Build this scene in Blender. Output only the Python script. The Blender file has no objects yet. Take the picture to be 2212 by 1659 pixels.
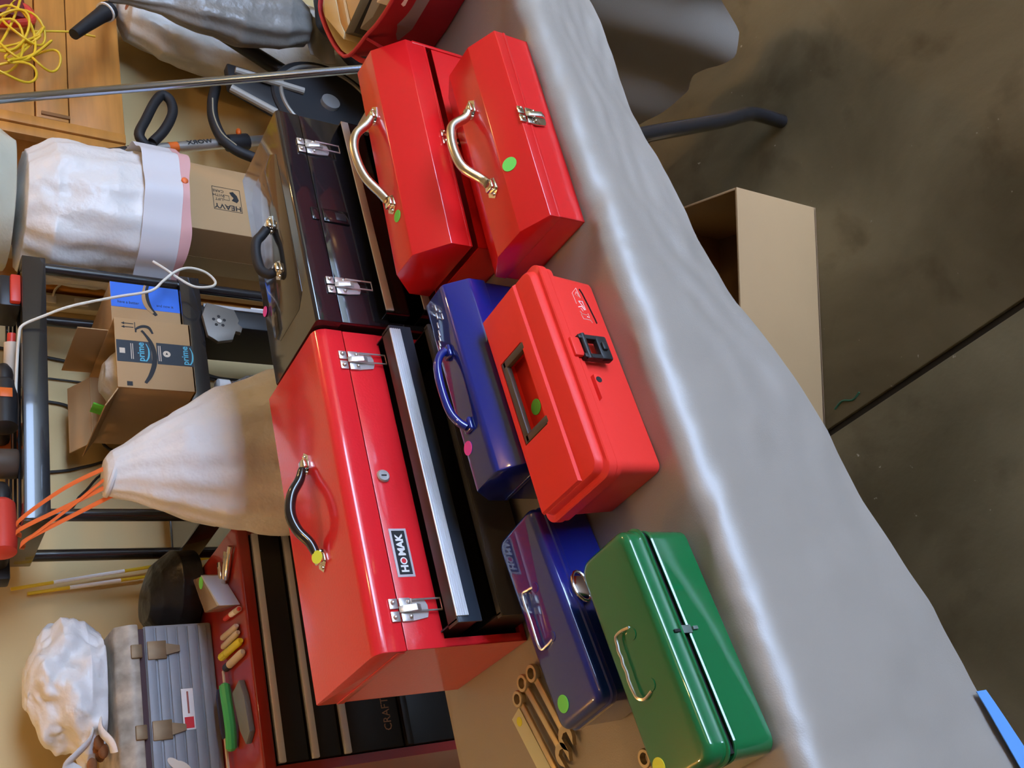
import bpy, bmesh, math, random
from mathutils import Vector, Matrix, noise
random.seed(7)
S = bpy.context.scene
COL = S.collection
PI = math.pi
FRONT = -5.0                                # the open garage door
TZ = 0.74                                   # height of the covered table top

# ------------------------------------------------------------------ camera
def make_camera():
    C = Vector((-0.2935, -0.8849, 1.5582)); yaw, pitch, roll, f = -0.5993, 0.5907, 0.0901, 2139.0
    fw = Vector((-math.sin(yaw)*math.cos(pitch), math.cos(yaw)*math.cos(pitch), -math.sin(pitch)))
    rt = Vector((math.cos(yaw), math.sin(yaw), 0)); up = rt.cross(fw)
    c, s = math.cos(roll), math.sin(roll)
    rt, up = c*rt + s*up, -s*rt + c*up
    cd = bpy.data.cameras.new('camera'); cam = bpy.data.objects.new('camera', cd); COL.objects.link(cam)
    X, Y, Z = -up, rt, -fw                  # the phone was held upright, the picture is stored on its side
    cam.matrix_world = Matrix(((X.x, Y.x, Z.x, C.x), (X.y, Y.y, Z.y, C.y), (X.z, Y.z, Z.z, C.z), (0, 0, 0, 1)))
    cd.sensor_fit = 'HORIZONTAL'; cd.sensor_width = 36.0; cd.lens = f/2212*36.0
    cd.clip_start = 0.02; cd.clip_end = 200
    S.camera = cam
make_camera()

# ------------------------------------------------------------------ sky, exposure
SKY = (0.48, 0.66, 1.0); SKY_STRENGTH = 16.5
LAMP = (1.0, 0.59, 0.23); LAMP_STRENGTH = 170.0
LAMPS = [(0.55, -2.30, 2.40), (2.20, 0.30, 2.35), (-0.60, 1.18, 2.30)]
W = bpy.data.worlds.new('sky'); S.world = W; W.use_nodes = True
bg = W.node_tree.nodes['Background']; bg.inputs[0].default_value = (*SKY, 1); bg.inputs[1].default_value = SKY_STRENGTH
S.view_settings.view_transform = 'Standard'; S.view_settings.look = 'None'
S.view_settings.gamma = 1.0; S.view_settings.use_curve_mapping = False
S.view_settings.exposure = 0.36

# ------------------------------------------------------------------ materials
MATS = {}
def mat(name, col, rough=0.5, metal=0.0, coat=0.0, var=0.0, vscale=6.0, col2=None, bump=0.0, bscale=80.0, trans=0.0,
        alpha=1.0, emit=None, estr=0.0, spec=0.5, ior=1.45, stretch=None, coatr=0.05, bdist=0.002):
    if name in MATS: return MATS[name]
    m = bpy.data.materials.new(name); m.use_nodes = True
    nt = m.node_tree; N = nt.nodes; L = nt.links; b = N['Principled BSDF']
    b.inputs['Base Color'].default_value = (*col, 1); b.inputs['Roughness'].default_value = rough
    b.inputs['Metallic'].default_value = metal; b.inputs['Coat Weight'].default_value = coat
    b.inputs['Coat Roughness'].default_value = coatr; b.inputs['Coat IOR'].default_value = 1.68 if coat >= 0.8 else 1.5
    b.inputs['Transmission Weight'].default_value = trans; b.inputs['Alpha'].default_value = alpha
    b.inputs['Specular IOR Level'].default_value = spec; b.inputs['IOR'].default_value = ior
    if emit: b.inputs['Emission Color'].default_value = (*emit, 1); b.inputs['Emission Strength'].default_value = estr
    if var or bump:
        tc = N.new('ShaderNodeTexCoord'); mp = N.new('ShaderNodeMapping'); L.new(tc.outputs['Object'], mp.inputs[0])
        if stretch: mp.inputs['Scale'].default_value = stretch
    if var:
        n = N.new('ShaderNodeTexNoise'); n.inputs['Scale'].default_value = vscale; n.inputs['Detail'].default_value = 5
        L.new(mp.outputs[0], n.inputs['Vector'])
        r = N.new('ShaderNodeValToRGB'); r.color_ramp.elements[0].position = 0.5-0.22; r.color_ramp.elements[1].position = 0.5+0.22
        c2 = col2 if col2 else tuple(max(0, c*(1-var)) for c in col)
        r.color_ramp.elements[0].color = (*c2, 1); r.color_ramp.elements[1].color = (*col, 1)
        L.new(n.outputs['Fac'], r.inputs[0]); L.new(r.outputs[0], b.inputs['Base Color'])
    if bump:
        n2 = N.new('ShaderNodeTexNoise'); n2.inputs['Scale'].default_value = bscale; n2.inputs['Detail'].default_value = 3
        L.new(mp.outputs[0], n2.inputs['Vector'])
        bp = N.new('ShaderNodeBump'); bp.inputs['Strength'].default_value = bump; bp.inputs['Distance'].default_value = bdist
        L.new(n2.outputs['Fac'], bp.inputs['Height']); L.new(bp.outputs[0], b.inputs['Normal'])
    MATS[name] = m; return m

red_crinkle = mat('red crinkle enamel', (0.84, 0.020, 0.028), 0.4, coat=0.8, spec=0.15, bump=0.2, bscale=260, coatr=0.12)
red_enamel = mat('red enamel', (0.74, 0.014, 0.016), 0.4, coat=0.9, spec=0.12, coatr=0.17)
red_plastic = mat('salmon red plastic', (0.90, 0.045, 0.034), 0.42, spec=0.3, bump=0.05, bscale=300)
black_enamel = mat('black enamel', (0.010, 0.011, 0.014), 0.4, coat=1.0, coatr=0.08, spec=0.1)
black_tray = mat('black tray enamel', (0.016, 0.016, 0.018), 0.35)
tray_lip = mat('grey tray lip', (0.07, 0.065, 0.065), 0.45)
tray_front = mat('slate tray front', (0.030, 0.040, 0.055), 0.30, coat=0.4)
aluminium = mat('ribbed aluminium strip', (0.74, 0.76, 0.78), 0.40, metal=0.35)
chrome = mat('bright chrome', (0.80, 0.77, 0.70), 0.14, metal=1.0)
nickel = mat('nickel latch', (0.74, 0.72, 0.68), 0.34, metal=0.8)
tube_alu = mat('satin aluminium handle', (0.72, 0.68, 0.60), 0.26, metal=1.0)
black_gloss = mat('glossy black plastic', (0.012, 0.011, 0.012), 0.12, coat=0.6)
black_plastic = mat('black plastic', (0.018, 0.018, 0.02), 0.42)
rubber = mat('black rubber', (0.014, 0.014, 0.016), 0.6)
blue_enamel = mat('dark blue enamel', (0.006, 0.016, 0.20), 0.3, coat=1.0, coatr=0.04, spec=0.1)
green_enamel = mat('green enamel', (0.003, 0.15, 0.045), 0.3, coat=1.0, coatr=0.04, spec=0.1)
dot_green = mat('green price dot', (0.18, 0.75, 0.12), 0.6)
dot_pink = mat('pink price dot', (0.85, 0.09, 0.55), 0.6)
dot_yellow = mat('yellow price dot', (0.78, 0.82, 0.06), 0.6)
white_print = mat('white print', (0.85, 0.83, 0.80), 0.6)
black_print = mat('black print', (0.012, 0.012, 0.014), 0.6)
red_print = mat('red print', (0.65, 0.02, 0.03), 0.6)
grey_border = mat('silver sticker border', (0.55, 0.50, 0.52), 0.4)
dark_handle = mat('brown black handle', (0.085, 0.065, 0.05), 0.35)
card = mat('corrugated cardboard', (0.47, 0.29, 0.135), 0.75, var=0.12, vscale=3, bump=0.05, bscale=60)
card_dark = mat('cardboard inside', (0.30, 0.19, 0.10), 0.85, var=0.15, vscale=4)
cloth_m = mat('pale satin drop cloth', (0.345, 0.30, 0.25), 0.40, spec=1.0, var=0.10, vscale=3.0, bump=0.12, bscale=500)
wall_m = mat('cream painted drywall', (0.64, 0.465, 0.215), 0.75, var=0.06, vscale=1.6, bump=0.06, bscale=40)
ceil_m = mat('tan ceiling', (0.60, 0.48, 0.32), 0.85, var=0.06, vscale=1.0)
gap_m = mat('dark joint filler', (0.035, 0.028, 0.018), 0.9)
wood_m = mat('varnished pine', (0.62, 0.27, 0.055), 0.42, var=0.35, vscale=3.0, stretch=(1, 1, 9))
wood_h = mat('varnished pine across', (0.60, 0.255, 0.050), 0.42, var=0.35, vscale=3.0, stretch=(1.2, 1, 12))
film = mat('white plastic film', (0.76, 0.74, 0.71), 0.36, var=0.08, vscale=6, bump=0.7, bscale=28, spec=0.5, bdist=0.008)
film_grey = mat('grey plastic film', (0.26, 0.245, 0.22), 0.30, var=0.25, vscale=7, bump=0.7, bscale=25, bdist=0.008)
film_clear = mat('cloudy clear film', (0.70, 0.66, 0.58), 0.30, var=0.2, vscale=5, bump=0.7, bscale=25, bdist=0.008)
film_black = mat('black plastic film', (0.016, 0.015, 0.016), 0.35, bump=0.6, bscale=25, bdist=0.008)
orange_tape = mat('orange drawstring', (0.80, 0.16, 0.04), 0.45)
pink_tape = mat('pink drawstring hem', (0.70, 0.38, 0.36), 0.5)
chest_red = mat('dark red enamel', (0.30, 0.018, 0.012), 0.28, coat=0.4)
chest_black = mat('satin black drawer', (0.014, 0.013, 0.012), 0.35)
grey_hammer = mat('grey hammered paint', (0.27, 0.29, 0.315), 0.45, var=0.16, vscale=9, bump=0.12, bscale=120)
lid_dirty = mat('grimy cream metal', (0.50, 0.42, 0.32), 0.5, var=0.6, vscale=32, bump=0.1, bscale=60)
steel_dull = mat('rusty nickel', (0.26, 0.17, 0.085), 0.5, metal=0.4, var=0.3, vscale=30)
brassy = mat('old plated wrench steel', (0.62, 0.50, 0.32), 0.34, metal=0.7, var=0.2, vscale=25)
clearp = mat('clear plastic', (0.75, 0.74, 0.72), 0.12, trans=0.75, ior=1.3)
yellow_m = mat('yellow cord', (0.75, 0.50, 0.02), 0.5)
white_cord = mat('white cord', (0.75, 0.72, 0.62), 0.5)
cable_m = mat('black cable', (0.02, 0.018, 0.015), 0.55)
pole_m = mat('blue black anodised tube', (0.42, 0.52, 0.72), 0.18, metal=1.0)
tote_red = mat('wine red canvas', (0.36, 0.010, 0.022), 0.75, var=0.12, vscale=10, bump=0.15, bscale=400)
tote_hem = mat('red canvas binding', (0.52, 0.030, 0.050), 0.6)
cream_m = mat('cream liner', (0.70, 0.58, 0.34), 0.7)
tan_m = mat('tan edge', (0.55, 0.33, 0.13), 0.6)
black_steel = mat('black powder coat', (0.016, 0.016, 0.018), 0.25, coat=0.7)
silver_m = mat('silver shaft', (0.68, 0.67, 0.64), 0.28, metal=0.85)
orange_m = mat('orange plastic', (0.75, 0.14, 0.015), 0.4)
tool_red = mat('bright red plastic', (0.65, 0.05, 0.03), 0.4)
navy_tape = mat('navy printed tape', (0.020, 0.028, 0.040), 0.35)
cyan_print = mat('cyan print', (0.10, 0.45, 0.60), 0.5)
blue_tape = mat('blue printed tape', (0.035, 0.16, 0.68), 0.5)
pale_blue = mat('pale blue label', (0.55, 0.62, 0.80), 0.5)
pale_green = mat('pale green tag', (0.68, 0.72, 0.54), 0.6)
mk_cream = mat('cream plastic', (0.62, 0.52, 0.40), 0.5)
mk_yellow = mat('yellow plastic', (0.75, 0.68, 0.02), 0.4)
mk_green = mat('green plastic', (0.06, 0.42, 0.11), 0.4)
mk_blue = mat('navy plastic', (0.02, 0.025, 0.08), 0.4)
slate = mat('slate sharpening stone', (0.16, 0.18, 0.20), 0.5)
bulb_m = mat('warm bulb', LAMP, 0.5, emit=LAMP, estr=LAMP_STRENGTH)

def concrete():
    m = bpy.data.materials.new('stained concrete'); m.use_nodes = True; nt = m.node_tree; N = nt.nodes; L = nt.links; b = N['Principled BSDF']
    tc = N.new('ShaderNodeTexCoord')
    def noise_ramp(sc, det, p0, p1, c0, c1, dist=0.0):
        n = N.new('ShaderNodeTexNoise'); n.inputs['Scale'].default_value = sc; n.inputs['Detail'].default_value = det; n.inputs['Distortion'].default_value = dist
        L.new(tc.outputs['Object'], n.inputs['Vector']); r = N.new('ShaderNodeValToRGB')
        r.color_ramp.elements[0].position = p0; r.color_ramp.elements[1].position = p1
        r.color_ramp.elements[0].color = (*c0, 1); r.color_ramp.elements[1].color = (*c1, 1); L.new(n.outputs['Fac'], r.inputs[0]); return r
    a = noise_ramp(2.2, 8, 0.34, 0.68, (0.110, 0.090, 0.044), (0.27, 0.235, 0.140), 0.6)
    s = noise_ramp(7.0, 6, 0.28, 0.46, (0.55, 0.50, 0.42), (1, 1, 1), 0.4)
    mx = N.new('ShaderNodeMix'); mx.data_type = 'RGBA'; mx.blend_type = 'MULTIPLY'; mx.inputs['Factor'].default_value = 0.8
    L.new(a.outputs[0], mx.inputs[6]); L.new(s.outputs[0], mx.inputs[7])
    sp = noise_ramp(55, 2, 0.74, 0.78, (0, 0, 0), (1, 1, 1))
    mx2 = N.new('ShaderNodeMix'); mx2.data_type = 'RGBA'; L.new(sp.outputs[0], mx2.inputs['Factor'])
    L.new(mx.outputs[2], mx2.inputs[6]); mx2.inputs[7].default_value = (0.5, 0.47, 0.38, 1)
    L.new(mx2.outputs[2], b.inputs['Base Color']); b.inputs['Roughness'].default_value = 0.62
    n = N.new('ShaderNodeTexNoise'); n.inputs['Scale'].default_value = 90; bp = N.new('ShaderNodeBump'); bp.inputs['Strength'].default_value = 0.12
    bp.inputs['Distance'].default_value = 0.003
    L.new(tc.outputs['Object'], n.inputs['Vector']); L.new(n.outputs['Fac'], bp.inputs['Height']); L.new(bp.outputs[0], b.inputs['Normal'])
    return m
concrete_m = concrete()

# ------------------------------------------------------------------ mesh helpers
def V(*a): return Vector(a)
class MB:
    def __init__(s): s.bm = bmesh.new()
    def box(s, a, b, bev=0.0, seg=2, rot=None, at=None):
        g = bmesh.ops.create_cube(s.bm, size=1.0); vs = g['verts']
        c = [(p+q)/2 for p, q in zip(a, b)]; d = [abs(q-p) for p, q in zip(a, b)]
        for v in vs: v.co = Vector((c[0]+v.co.x*d[0], c[1]+v.co.y*d[1], c[2]+v.co.z*d[2]))
        if bev:
            es = list({e for v in vs for e in v.link_edges})
            r = bmesh.ops.bevel(s.bm, geom=es, offset=min(bev, min(d)*0.49), segments=seg, profile=0.5, affect='EDGES')
            vs = [v for v in r['verts']]
        if rot is not None:
            o = Vector(at if at else c)
            for v in set(vs): v.co = rot @ (v.co-o) + o
        return s
    def prism(s, poly, axis, a0, a1, bev=0.0):
        # poly: 2-D points in the plane across the axis, extruded from a0 to a1
        def P(p, t):
            if axis == 'x': return (t, p[0], p[1])
            if axis == 'y': return (p[0], t, p[1])
            return (p[0], p[1], t)
        A = [s.bm.verts.new(P(p, a0)) for p in poly]; B = [s.bm.verts.new(P(p, a1)) for p in poly]
        n = len(poly); fs = []
        fs.append(s.bm.faces.new(A[::-1])); fs.append(s.bm.faces.new(B))
        for i in range(n): fs.append(s.bm.faces.new((A[i], A[(i+1) % n], B[(i+1) % n], B[i])))
        if bev:
            es = list({e for f in fs for e in f.edges})
            bmesh.ops.bevel(s.bm, geom=es, offset=bev, segments=2, profile=0.5, affect='EDGES')
        return s
    def tube(s, pts, r, n=10, closed=False, flat=None):
        pts = [Vector(p) for p in pts]; k = len(pts); rings = []
        rs = r if isinstance(r, (list, tuple)) else [r]*k
        up = None
        for i, p in enumerate(pts):
            if closed: d = (pts[(i+1) % k]-pts[i-1])
            else: d = (pts[min(i+1, k-1)]-pts[max(i-1, 0)])
            d = d.normalized() if d.length > 1e-9 else Vector((0, 0, 1))
            if up is None: up = Vector((0, 0, 1)) if abs(d.z) < 0.9 else Vector((0, 1, 0))
            a = (up - d*up.dot(d));
            if a.length < 1e-6: a = d.orthogonal()
            a.normalize(); b = d.cross(a); up = a
            f = flat if flat else 1.0
            rings.append([s.bm.verts.new(p + rs[i]*(a*math.cos(2*PI*j/n)*f + b*math.sin(2*PI*j/n))) for j in range(n)])
        for i in range(k if closed else k-1):
            A, B = rings[i], rings[(i+1) % k]
            for j in range(n): s.bm.faces.new((A[j], A[(j+1) % n], B[(j+1) % n], B[j]))
        if not closed:
            s.bm.faces.new(rings[0][::-1]); s.bm.faces.new(rings[-1])
        return s
    def cyl(s, p0, p1, r, n=16, r1=None): return s.tube([p0, p1], [r, r if r1 is None else r1], n)
    def lathe(s, prof, c, n=20, axis='z'):
        rings = []
        for r, h in prof:
            ring = []
            for j in range(n):
                a = 2*PI*j/n; x, y = r*math.cos(a), r*math.sin(a)
                q = {'z': (x, y, h), 'y': (x, h, y), 'x': (h, x, y)}[axis]
                ring.append(s.bm.verts.new(Vector(c)+Vector(q)))
            rings.append(ring)
        for A, B in zip(rings, rings[1:]):
            for j in range(n): s.bm.faces.new((A[j], A[(j+1) % n], B[(j+1) % n], B[j]))
        s.bm.faces.new(rings[0][::-1]); s.bm.faces.new(rings[-1]); return s
    def ball(s, c, r, sub=2, sc=(1, 1, 1)):
        g = bmesh.ops.create_icosphere(s.bm, subdivisions=sub, radius=1.0)
        for v in g['verts']: v.co = Vector((c[0]+v.co.x*r*sc[0], c[1]+v.co.y*r*sc[1], c[2]+v.co.z*r*sc[2]))
        return s
    def grid(s, fn, nu, nv, closed_u=False, capv=False):
        R = [[s.bm.verts.new(fn(i/(nu if closed_u else nu-1), j/(nv-1))) for i in range(nu)] for j in range(nv)]
        for j in range(nv-1):
            for i in range(nu if closed_u else nu-1):
                k = (i+1) % nu; s.bm.faces.new((R[j][i], R[j][k], R[j+1][k], R[j+1][i]))
        if capv: s.bm.faces.new(R[0][::-1]); s.bm.faces.new(R[-1])
        return s
    def solid(s, t):
        # give a sheet thickness t below its normals
        bmesh.ops.recalc_face_normals(s.bm, faces=s.bm.faces[:]); s.bm.normal_update()
        bmesh.ops.solidify(s.bm, geom=s.bm.faces[:], thickness=t); return s
    def disc(s, c, nrm, r, t=0.0006, n=24, ry=None, ax=None):
        nrm = Vector(nrm).normalized(); a = Vector(ax).normalized() if ax else nrm.orthogonal().normalized(); b = nrm.cross(a); c = Vector(c)
        ry = r if ry is None else ry
        A = [s.bm.verts.new(c + a*r*math.cos(2*PI*j/n) + b*ry*math.sin(2*PI*j/n)) for j in range(n)]
        B = [s.bm.verts.new(v.co + nrm*t) for v in A]
        s.bm.faces.new(A[::-1]); s.bm.faces.new(B)
        for j in range(n): s.bm.faces.new((A[j], A[(j+1) % n], B[(j+1) % n], B[j]))
        return s
    def build(s, name, m, parent=None, smooth=True, ang=35, recalc=True):
        if recalc: bmesh.ops.recalc_face_normals(s.bm, faces=s.bm.faces[:])
        me = bpy.data.meshes.new(name); s.bm.to_mesh(me); s.bm.free()
        if smooth:
            me.polygons.foreach_set('use_smooth', [True]*len(me.polygons))
            me.set_sharp_from_angle(angle=math.radians(ang))
        me.materials.append(m); o = bpy.data.objects.new(name, me); COL.objects.link(o)
        if parent: o.parent = parent
        return o
def tag(o, label, cat, group=None, kind=None):
    if label: o['label'] = label
    if cat: o['category'] = cat
    if group: o['group'] = group
    if kind: o['kind'] = kind
    return o
def thing(name, label, cat, loc=(0, 0, 0), rz=0.0, group=None):
    o = bpy.data.objects.new(name, None); COL.objects.link(o); o.empty_display_size = 0.05
    o.location = loc; o.rotation_euler = (0, 0, rz); return tag(o, label, cat, group)
def text(body, size, o, dx, dy, m, parent, name='lettering', bold=0.0, depth=0.0004, align='CENTER', sx=1.0):
    cu = bpy.data.curves.new(name, 'FONT'); cu.body = body; cu.size = size; cu.align_x = align; cu.align_y = 'CENTER'
    cu.offset = bold; cu.resolution_u = 2; cu.extrude = depth/2
    t = bpy.data.objects.new(name, cu); COL.objects.link(t)
    dg = bpy.context.evaluated_depsgraph_get(); me = bpy.data.meshes.new_from_object(t.evaluated_get(dg))
    bpy.data.objects.remove(t); bpy.data.curves.remove(cu)
    dx, dy = Vector(dx).normalized(), Vector(dy).normalized(); n = dx.cross(dy); o = Vector(o)
    for v in me.vertices: v.co = o + dx*v.co.x*sx + dy*v.co.y + n*(v.co.z+depth/2)
    me.name = name; me.materials.clear(); me.materials.append(m)
    ob = bpy.data.objects.new(name, me); COL.objects.link(ob); ob.parent = parent; return ob
def bez(pts, n=8):
    # smooth Catmull-Rom through points
    P = [Vector(p) for p in pts]; P = [P[0]*2-P[1]] + P + [P[-1]*2-P[-2]]; out = []
    for i in range(1, len(P)-2):
        for k in range(n):
            t = k/n; a, b, c, d = P[i-1], P[i], P[i+1], P[i+2]
            out.append(0.5*((2*b)+(c-a)*t+(2*a-5*b+4*c-d)*t*t+(3*b-a-3*c+d)*t**3))
    out.append(P[-2]); return out
def nz(p, s=1.0): return noise.noise(Vector(p)*s)
def sticker(parent, c, nrm, r, m, name='price_sticker', lab=None, ax=None):
    o = MB().disc(c, nrm, r, 0.0007, 24, ax=ax).build(name, m, parent)
    if lab: o['label'] = lab
    return o

# ------------------------------------------------------------------ the room
def struct(name, o): o['kind'] = 'structure'; return o
fl = MB().box((-2.2, FRONT, -0.12), (4.2, 1.45, -0.012)).build('floor', gap_m); struct('floor', fl)
JX = 0.368
MB().box((-2.2, FRONT, -0.012), (JX-0.0065, 1.45, 0.0), 0.003, 2).build('slab', concrete_m, fl)
MB().box((JX+0.0065, FRONT, -0.012), (4.2, 1.45, 0.0), 0.003, 2).build('slab', concrete_m, fl)
struct('', MB().box((-2.3, 1.45, -0.1), (4.3, 1.57, 2.7)).build('wall_back', wall_m))
struct('', MB().box((4.2, FRONT, -0.1), (4.32, 1.45, 2.7)).build('wall_right', wall_m))
struct('', MB().box((-2.32, FRONT, -0.1), (-2.2, 1.45, 2.7)).build('wall_left', mat('darkened low-bounce wall', (0.20, 0.15, 0.09), 0.85, var=0.2, vscale=2)))  # unseen wall given a dark colour to cut light bounced onto box ends
struct('', MB().box((-2.3, FRONT, 2.6), (4.3, 1.5, 2.7)).build('ceiling', ceil_m))
struct('', MB().box((-2.3, FRONT-0.12, 2.15), (4.3, FRONT, 2.7)).box((-2.3, FRONT-0.12, -0.1), (0.0, FRONT, 2.15)).box((4.0, FRONT-0.12, -0.1), (4.3, FRONT, 2.15)).build('wall_front', wall_m))
drive = MB().box((-9, -16, -0.12), (11, FRONT, -0.005)).build('driveway', concrete_m); struct('', drive)

for i, p in enumerate(LAMPS):
    w = ['out in front of the table', 'to the right of the table', 'close to the back wall on the left'][i]
    t = thing('ceiling_lamp', 'bare warm ceiling bulb '+w, 'lamp', p, 0, 'bare ceiling bulbs')
    MB().lathe([(0.055, 0.10), (0.06, 0.18), (0.03, 0.18), (0.02, 0.09), (0.03, 0.06)][::-1], (0, 0, 0)).build('socket', white_print, t)
    MB().ball((0, 0, 0), 0.045, 3, (1, 1, 1.25)).build('bulb', bulb_m, t)

# ------------------------------------------------------------------ table
def make_table():
    t = thing('folding_table', 'long folding table under the pale cloth carrying the toolboxes', 'table', (0, 0, 0))
    MB().box((-0.70, -0.128, 0.690), (1.160, 0.495, 0.7235), 0.006).build('table_top', mat('table board', (0.45, 0.42, 0.38), 0.6), t)
    for sx, x0 in ((1, 0.0), (-1, 0.43)):
        for y in (-0.05, 0.39):
            f = lambda x: x0 + sx*x if sx > 0 else x0 - x
            pts = bez([(f(0.705), y, 0.69), (f(0.825), y, 0.44), (f(0.925), y, 0.215), (f(0.965), y, 0.135), (f(0.985), y, 0.085), (f(0.990), y, 0.002)], 5)
            MB().tube(pts, 0.0145, 12).build('leg', black_steel, t)
        MB().cyl((f(0.83), -0.05, 0.43), (f(0.83), 0.39, 0.43), 0.011, 10).build('cross_bar', black_steel, t)
    return t
make_table()

HEM = [(-0.85, 0.30), (-0.21, 0.401), (-0.03, 0.44), (0.17, 0.478), (0.37, 0.548), (0.50, 0.575), (0.68, 0.593), (0.97, 0.60), (1.2, 0.60)]
def interp(T, x):
    for (a, b), (c, d) in zip(T, T[1:]):
        if x <= c: u = max(0, min(1, (x-a)/(c-a))); return b+(d-b)*u
    return T[-1][1]
def make_cloth():
    X0, X1 = -0.72, 1.168; YB, YF = 0.503, -0.163; R = 0.030; RZ = 0.045
    Lt = YB-YF-R
    def fn(u, v):
        x = X0+(X1-X0)*u
        hem = interp(HEM, x); drop = TZ-0.0005-RZ-hem
        if v < 0.12:                                  # short drop at the back
            q = 1-v/0.12; return V(x, YB+0.004+0.006*math.sin(x*23)*q, TZ-0.0005-0.18*q-0.004*(1-q))
        v = (v-0.12)/0.88
        def cr(d):                                    # creases along the front edge, d = distance from the fold line
            w = math.exp(-(d/0.075)**2) if d > 0 else 1.0
            return w*(0.0065*max(0, nz((x*11+d*12, d*7, 3)))+0.0022*abs(nz((x*26-d*18, d*9, 8))))
        if v < 0.5:
            y = YB-Lt*v/0.5
            return V(x, y, TZ-0.0006-0.0014*(0.5+0.5*nz((x*7, y*9, 0)))*min(1, (y-YF)/0.1)-cr(y-YF-R))
        if v < 0.62:
            a = (v-0.5)/0.12*PI/2; c = cr(-a*0.04)
            return V(x, YF+R-(R-c)*math.sin(a), TZ-0.0006-RZ+(RZ-c)*math.cos(a)-0.0014*(0.5+0.5*nz((x*7, (YF+R)*9, 0)))*min(1, R/0.1)*math.cos(a))
        q = (v-0.62)/0.38; c = cr(-PI/2*0.04)*(1-0.6*q)
        rip = 0.004*math.sin(x*13+1.5*math.sin(x*6))*q + 0.006*nz((x*6, q*2.0, 5))*q + 0.003*nz((x*20, q*5, 9))*min(1, q*3)
        return V(x, YF-0.002*q+rip+c, TZ-RZ-drop*q)
    o = MB().grid(fn, 190, 96).build('tablecloth', cloth_m, None, ang=80, recalc=False)
    tag(o, 'pale grey cloth spread over the long table and hanging at its front', 'tablecloth')
    BOT = [(-0.20, 0.40), (-0.155, 0.27), (-0.12, 0.17), (-0.07, 0.06), (-0.03, 0.045), (0.02, 0.075), (0.06, 0.075), (0.10, 0.055), (0.19, 0.115), (0.30, 0.14), (0.51, 0.16)]
    def fe(u, v):
        y = -0.150+0.65*u; b = interp(BOT, y); z = TZ-0.006-(TZ-0.006-b)*v
        fold = math.sin((y+0.15)*34)*0.030*v*max(0.25, 1-u*1.5) + 0.01*nz((y*8, v*3, 1))*v
        yy = y - 0.02*v*(1-u)
        return V(1.163+0.006*min(1, v*8)+fold+0.02*v, yy, z)
    d = MB().grid(fe, 80, 44).build('end_drape', cloth_m, o, ang=80, recalc=False); d['label'] = 'cloth hanging down at the far end of the table'
make_cloth()
# blue strip along the lower hem
MBs = MB().grid(lambda u, v: V(-0.185-0.22*u, -0.171-0.002*u, interp(HEM, -0.185-0.22*u)+0.016-(0.020+0.030*u)*v), 14, 3).solid(0.001)
tag(MBs.build('blue_tape', mat('blue tape', (0.12, 0.32, 0.70), 0.5)), 'thin blue tape along the cloth hem at the near corner', 'tape')

# ------------------------------------------------------------------ toolbox hardware
def latch(p, x, z, y=0.0, w=0.034, up=0.014, dn=0.050, loop=True, lever=True, m=None):
    m = m or nickel; h = w/2
    b = MB()
    for s in (-1, 1):
        b.box((x+s*h*0.52-h*0.44, y-0.0030, z+0.001), (x+s*h*0.52+h*0.44, y, z+up), 0.0014)
        b.box((x+s*h*0.52-h*0.46, y-0.0034, z-0.018), (x+s*h*0.52+h*0.46, y, z-0.001), 0.0014)
        b.ball((x+s*h*0.60, y-0.0035, z+up*0.62), 0.0034, 2); b.ball((x+s*h*0.60, y-0.0038, z-0.014), 0.0030, 2)
    b.prism([(x-h*0.95, z-0.016), (x+h*0.95, z-0.016), (x+h*0.72, z-dn*0.80), (x+h*0.3, z-dn*0.86), (x-h*0.3, z-dn*0.86), (x-h*0.72, z-dn*0.80)], 'y', y-0.0022, y)
    o = b.build('latch', m, p); o['label'] = 'nickel draw latch'
    if lever:
        MB().prism([(y-0.004, z+0.002), (y-0.0075, z-0.004), (y-0.012, z-0.022), (y-0.008, z-0.030), (y-0.004, z-0.020)], 'x', x-h*0.28, x+h*0.28, 0.0008).build('lever', m, o)
    if loop:
        MB().tube([(x-0.004, y-0.006, z-0.016), (x+h*0.72, y-0.006, z-0.018), (x+h*0.72, y-0.006, z-dn-0.012), (x-0.004, y-0.006, z-dn-0.012)], 0.0014, 6, closed=True).build('wire_loop', m, o)
    return o
def bracket(p, x, y, z, m, s=1.0, d=1):
    b = MB().prism([(-0.016*s, 0), (-0.010*s, 0.010*s), (0.010*s, 0.013*s), (0.021*s, 0), (0.010*s, -0.013*s), (-0.010*s, -0.010*s)], 'z', 0, 0.0016)
    b.box((-0.008*s, -0.009*s, 0.0), (0.008*s, 0.009*s, 0.010*s), 0.003*s, 3)
    b.ball((0.014*s, 0, 0.002), 0.003*s, 2); b.ball((-0.012*s, 0, 0.002), 0.0025*s, 2)
    for v in b.bm.verts: v.co = Vector((x+v.co.x*d, y+v.co.y, z+v.co.z))
    o = b.build('handle_bracket', m, p); return o

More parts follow.
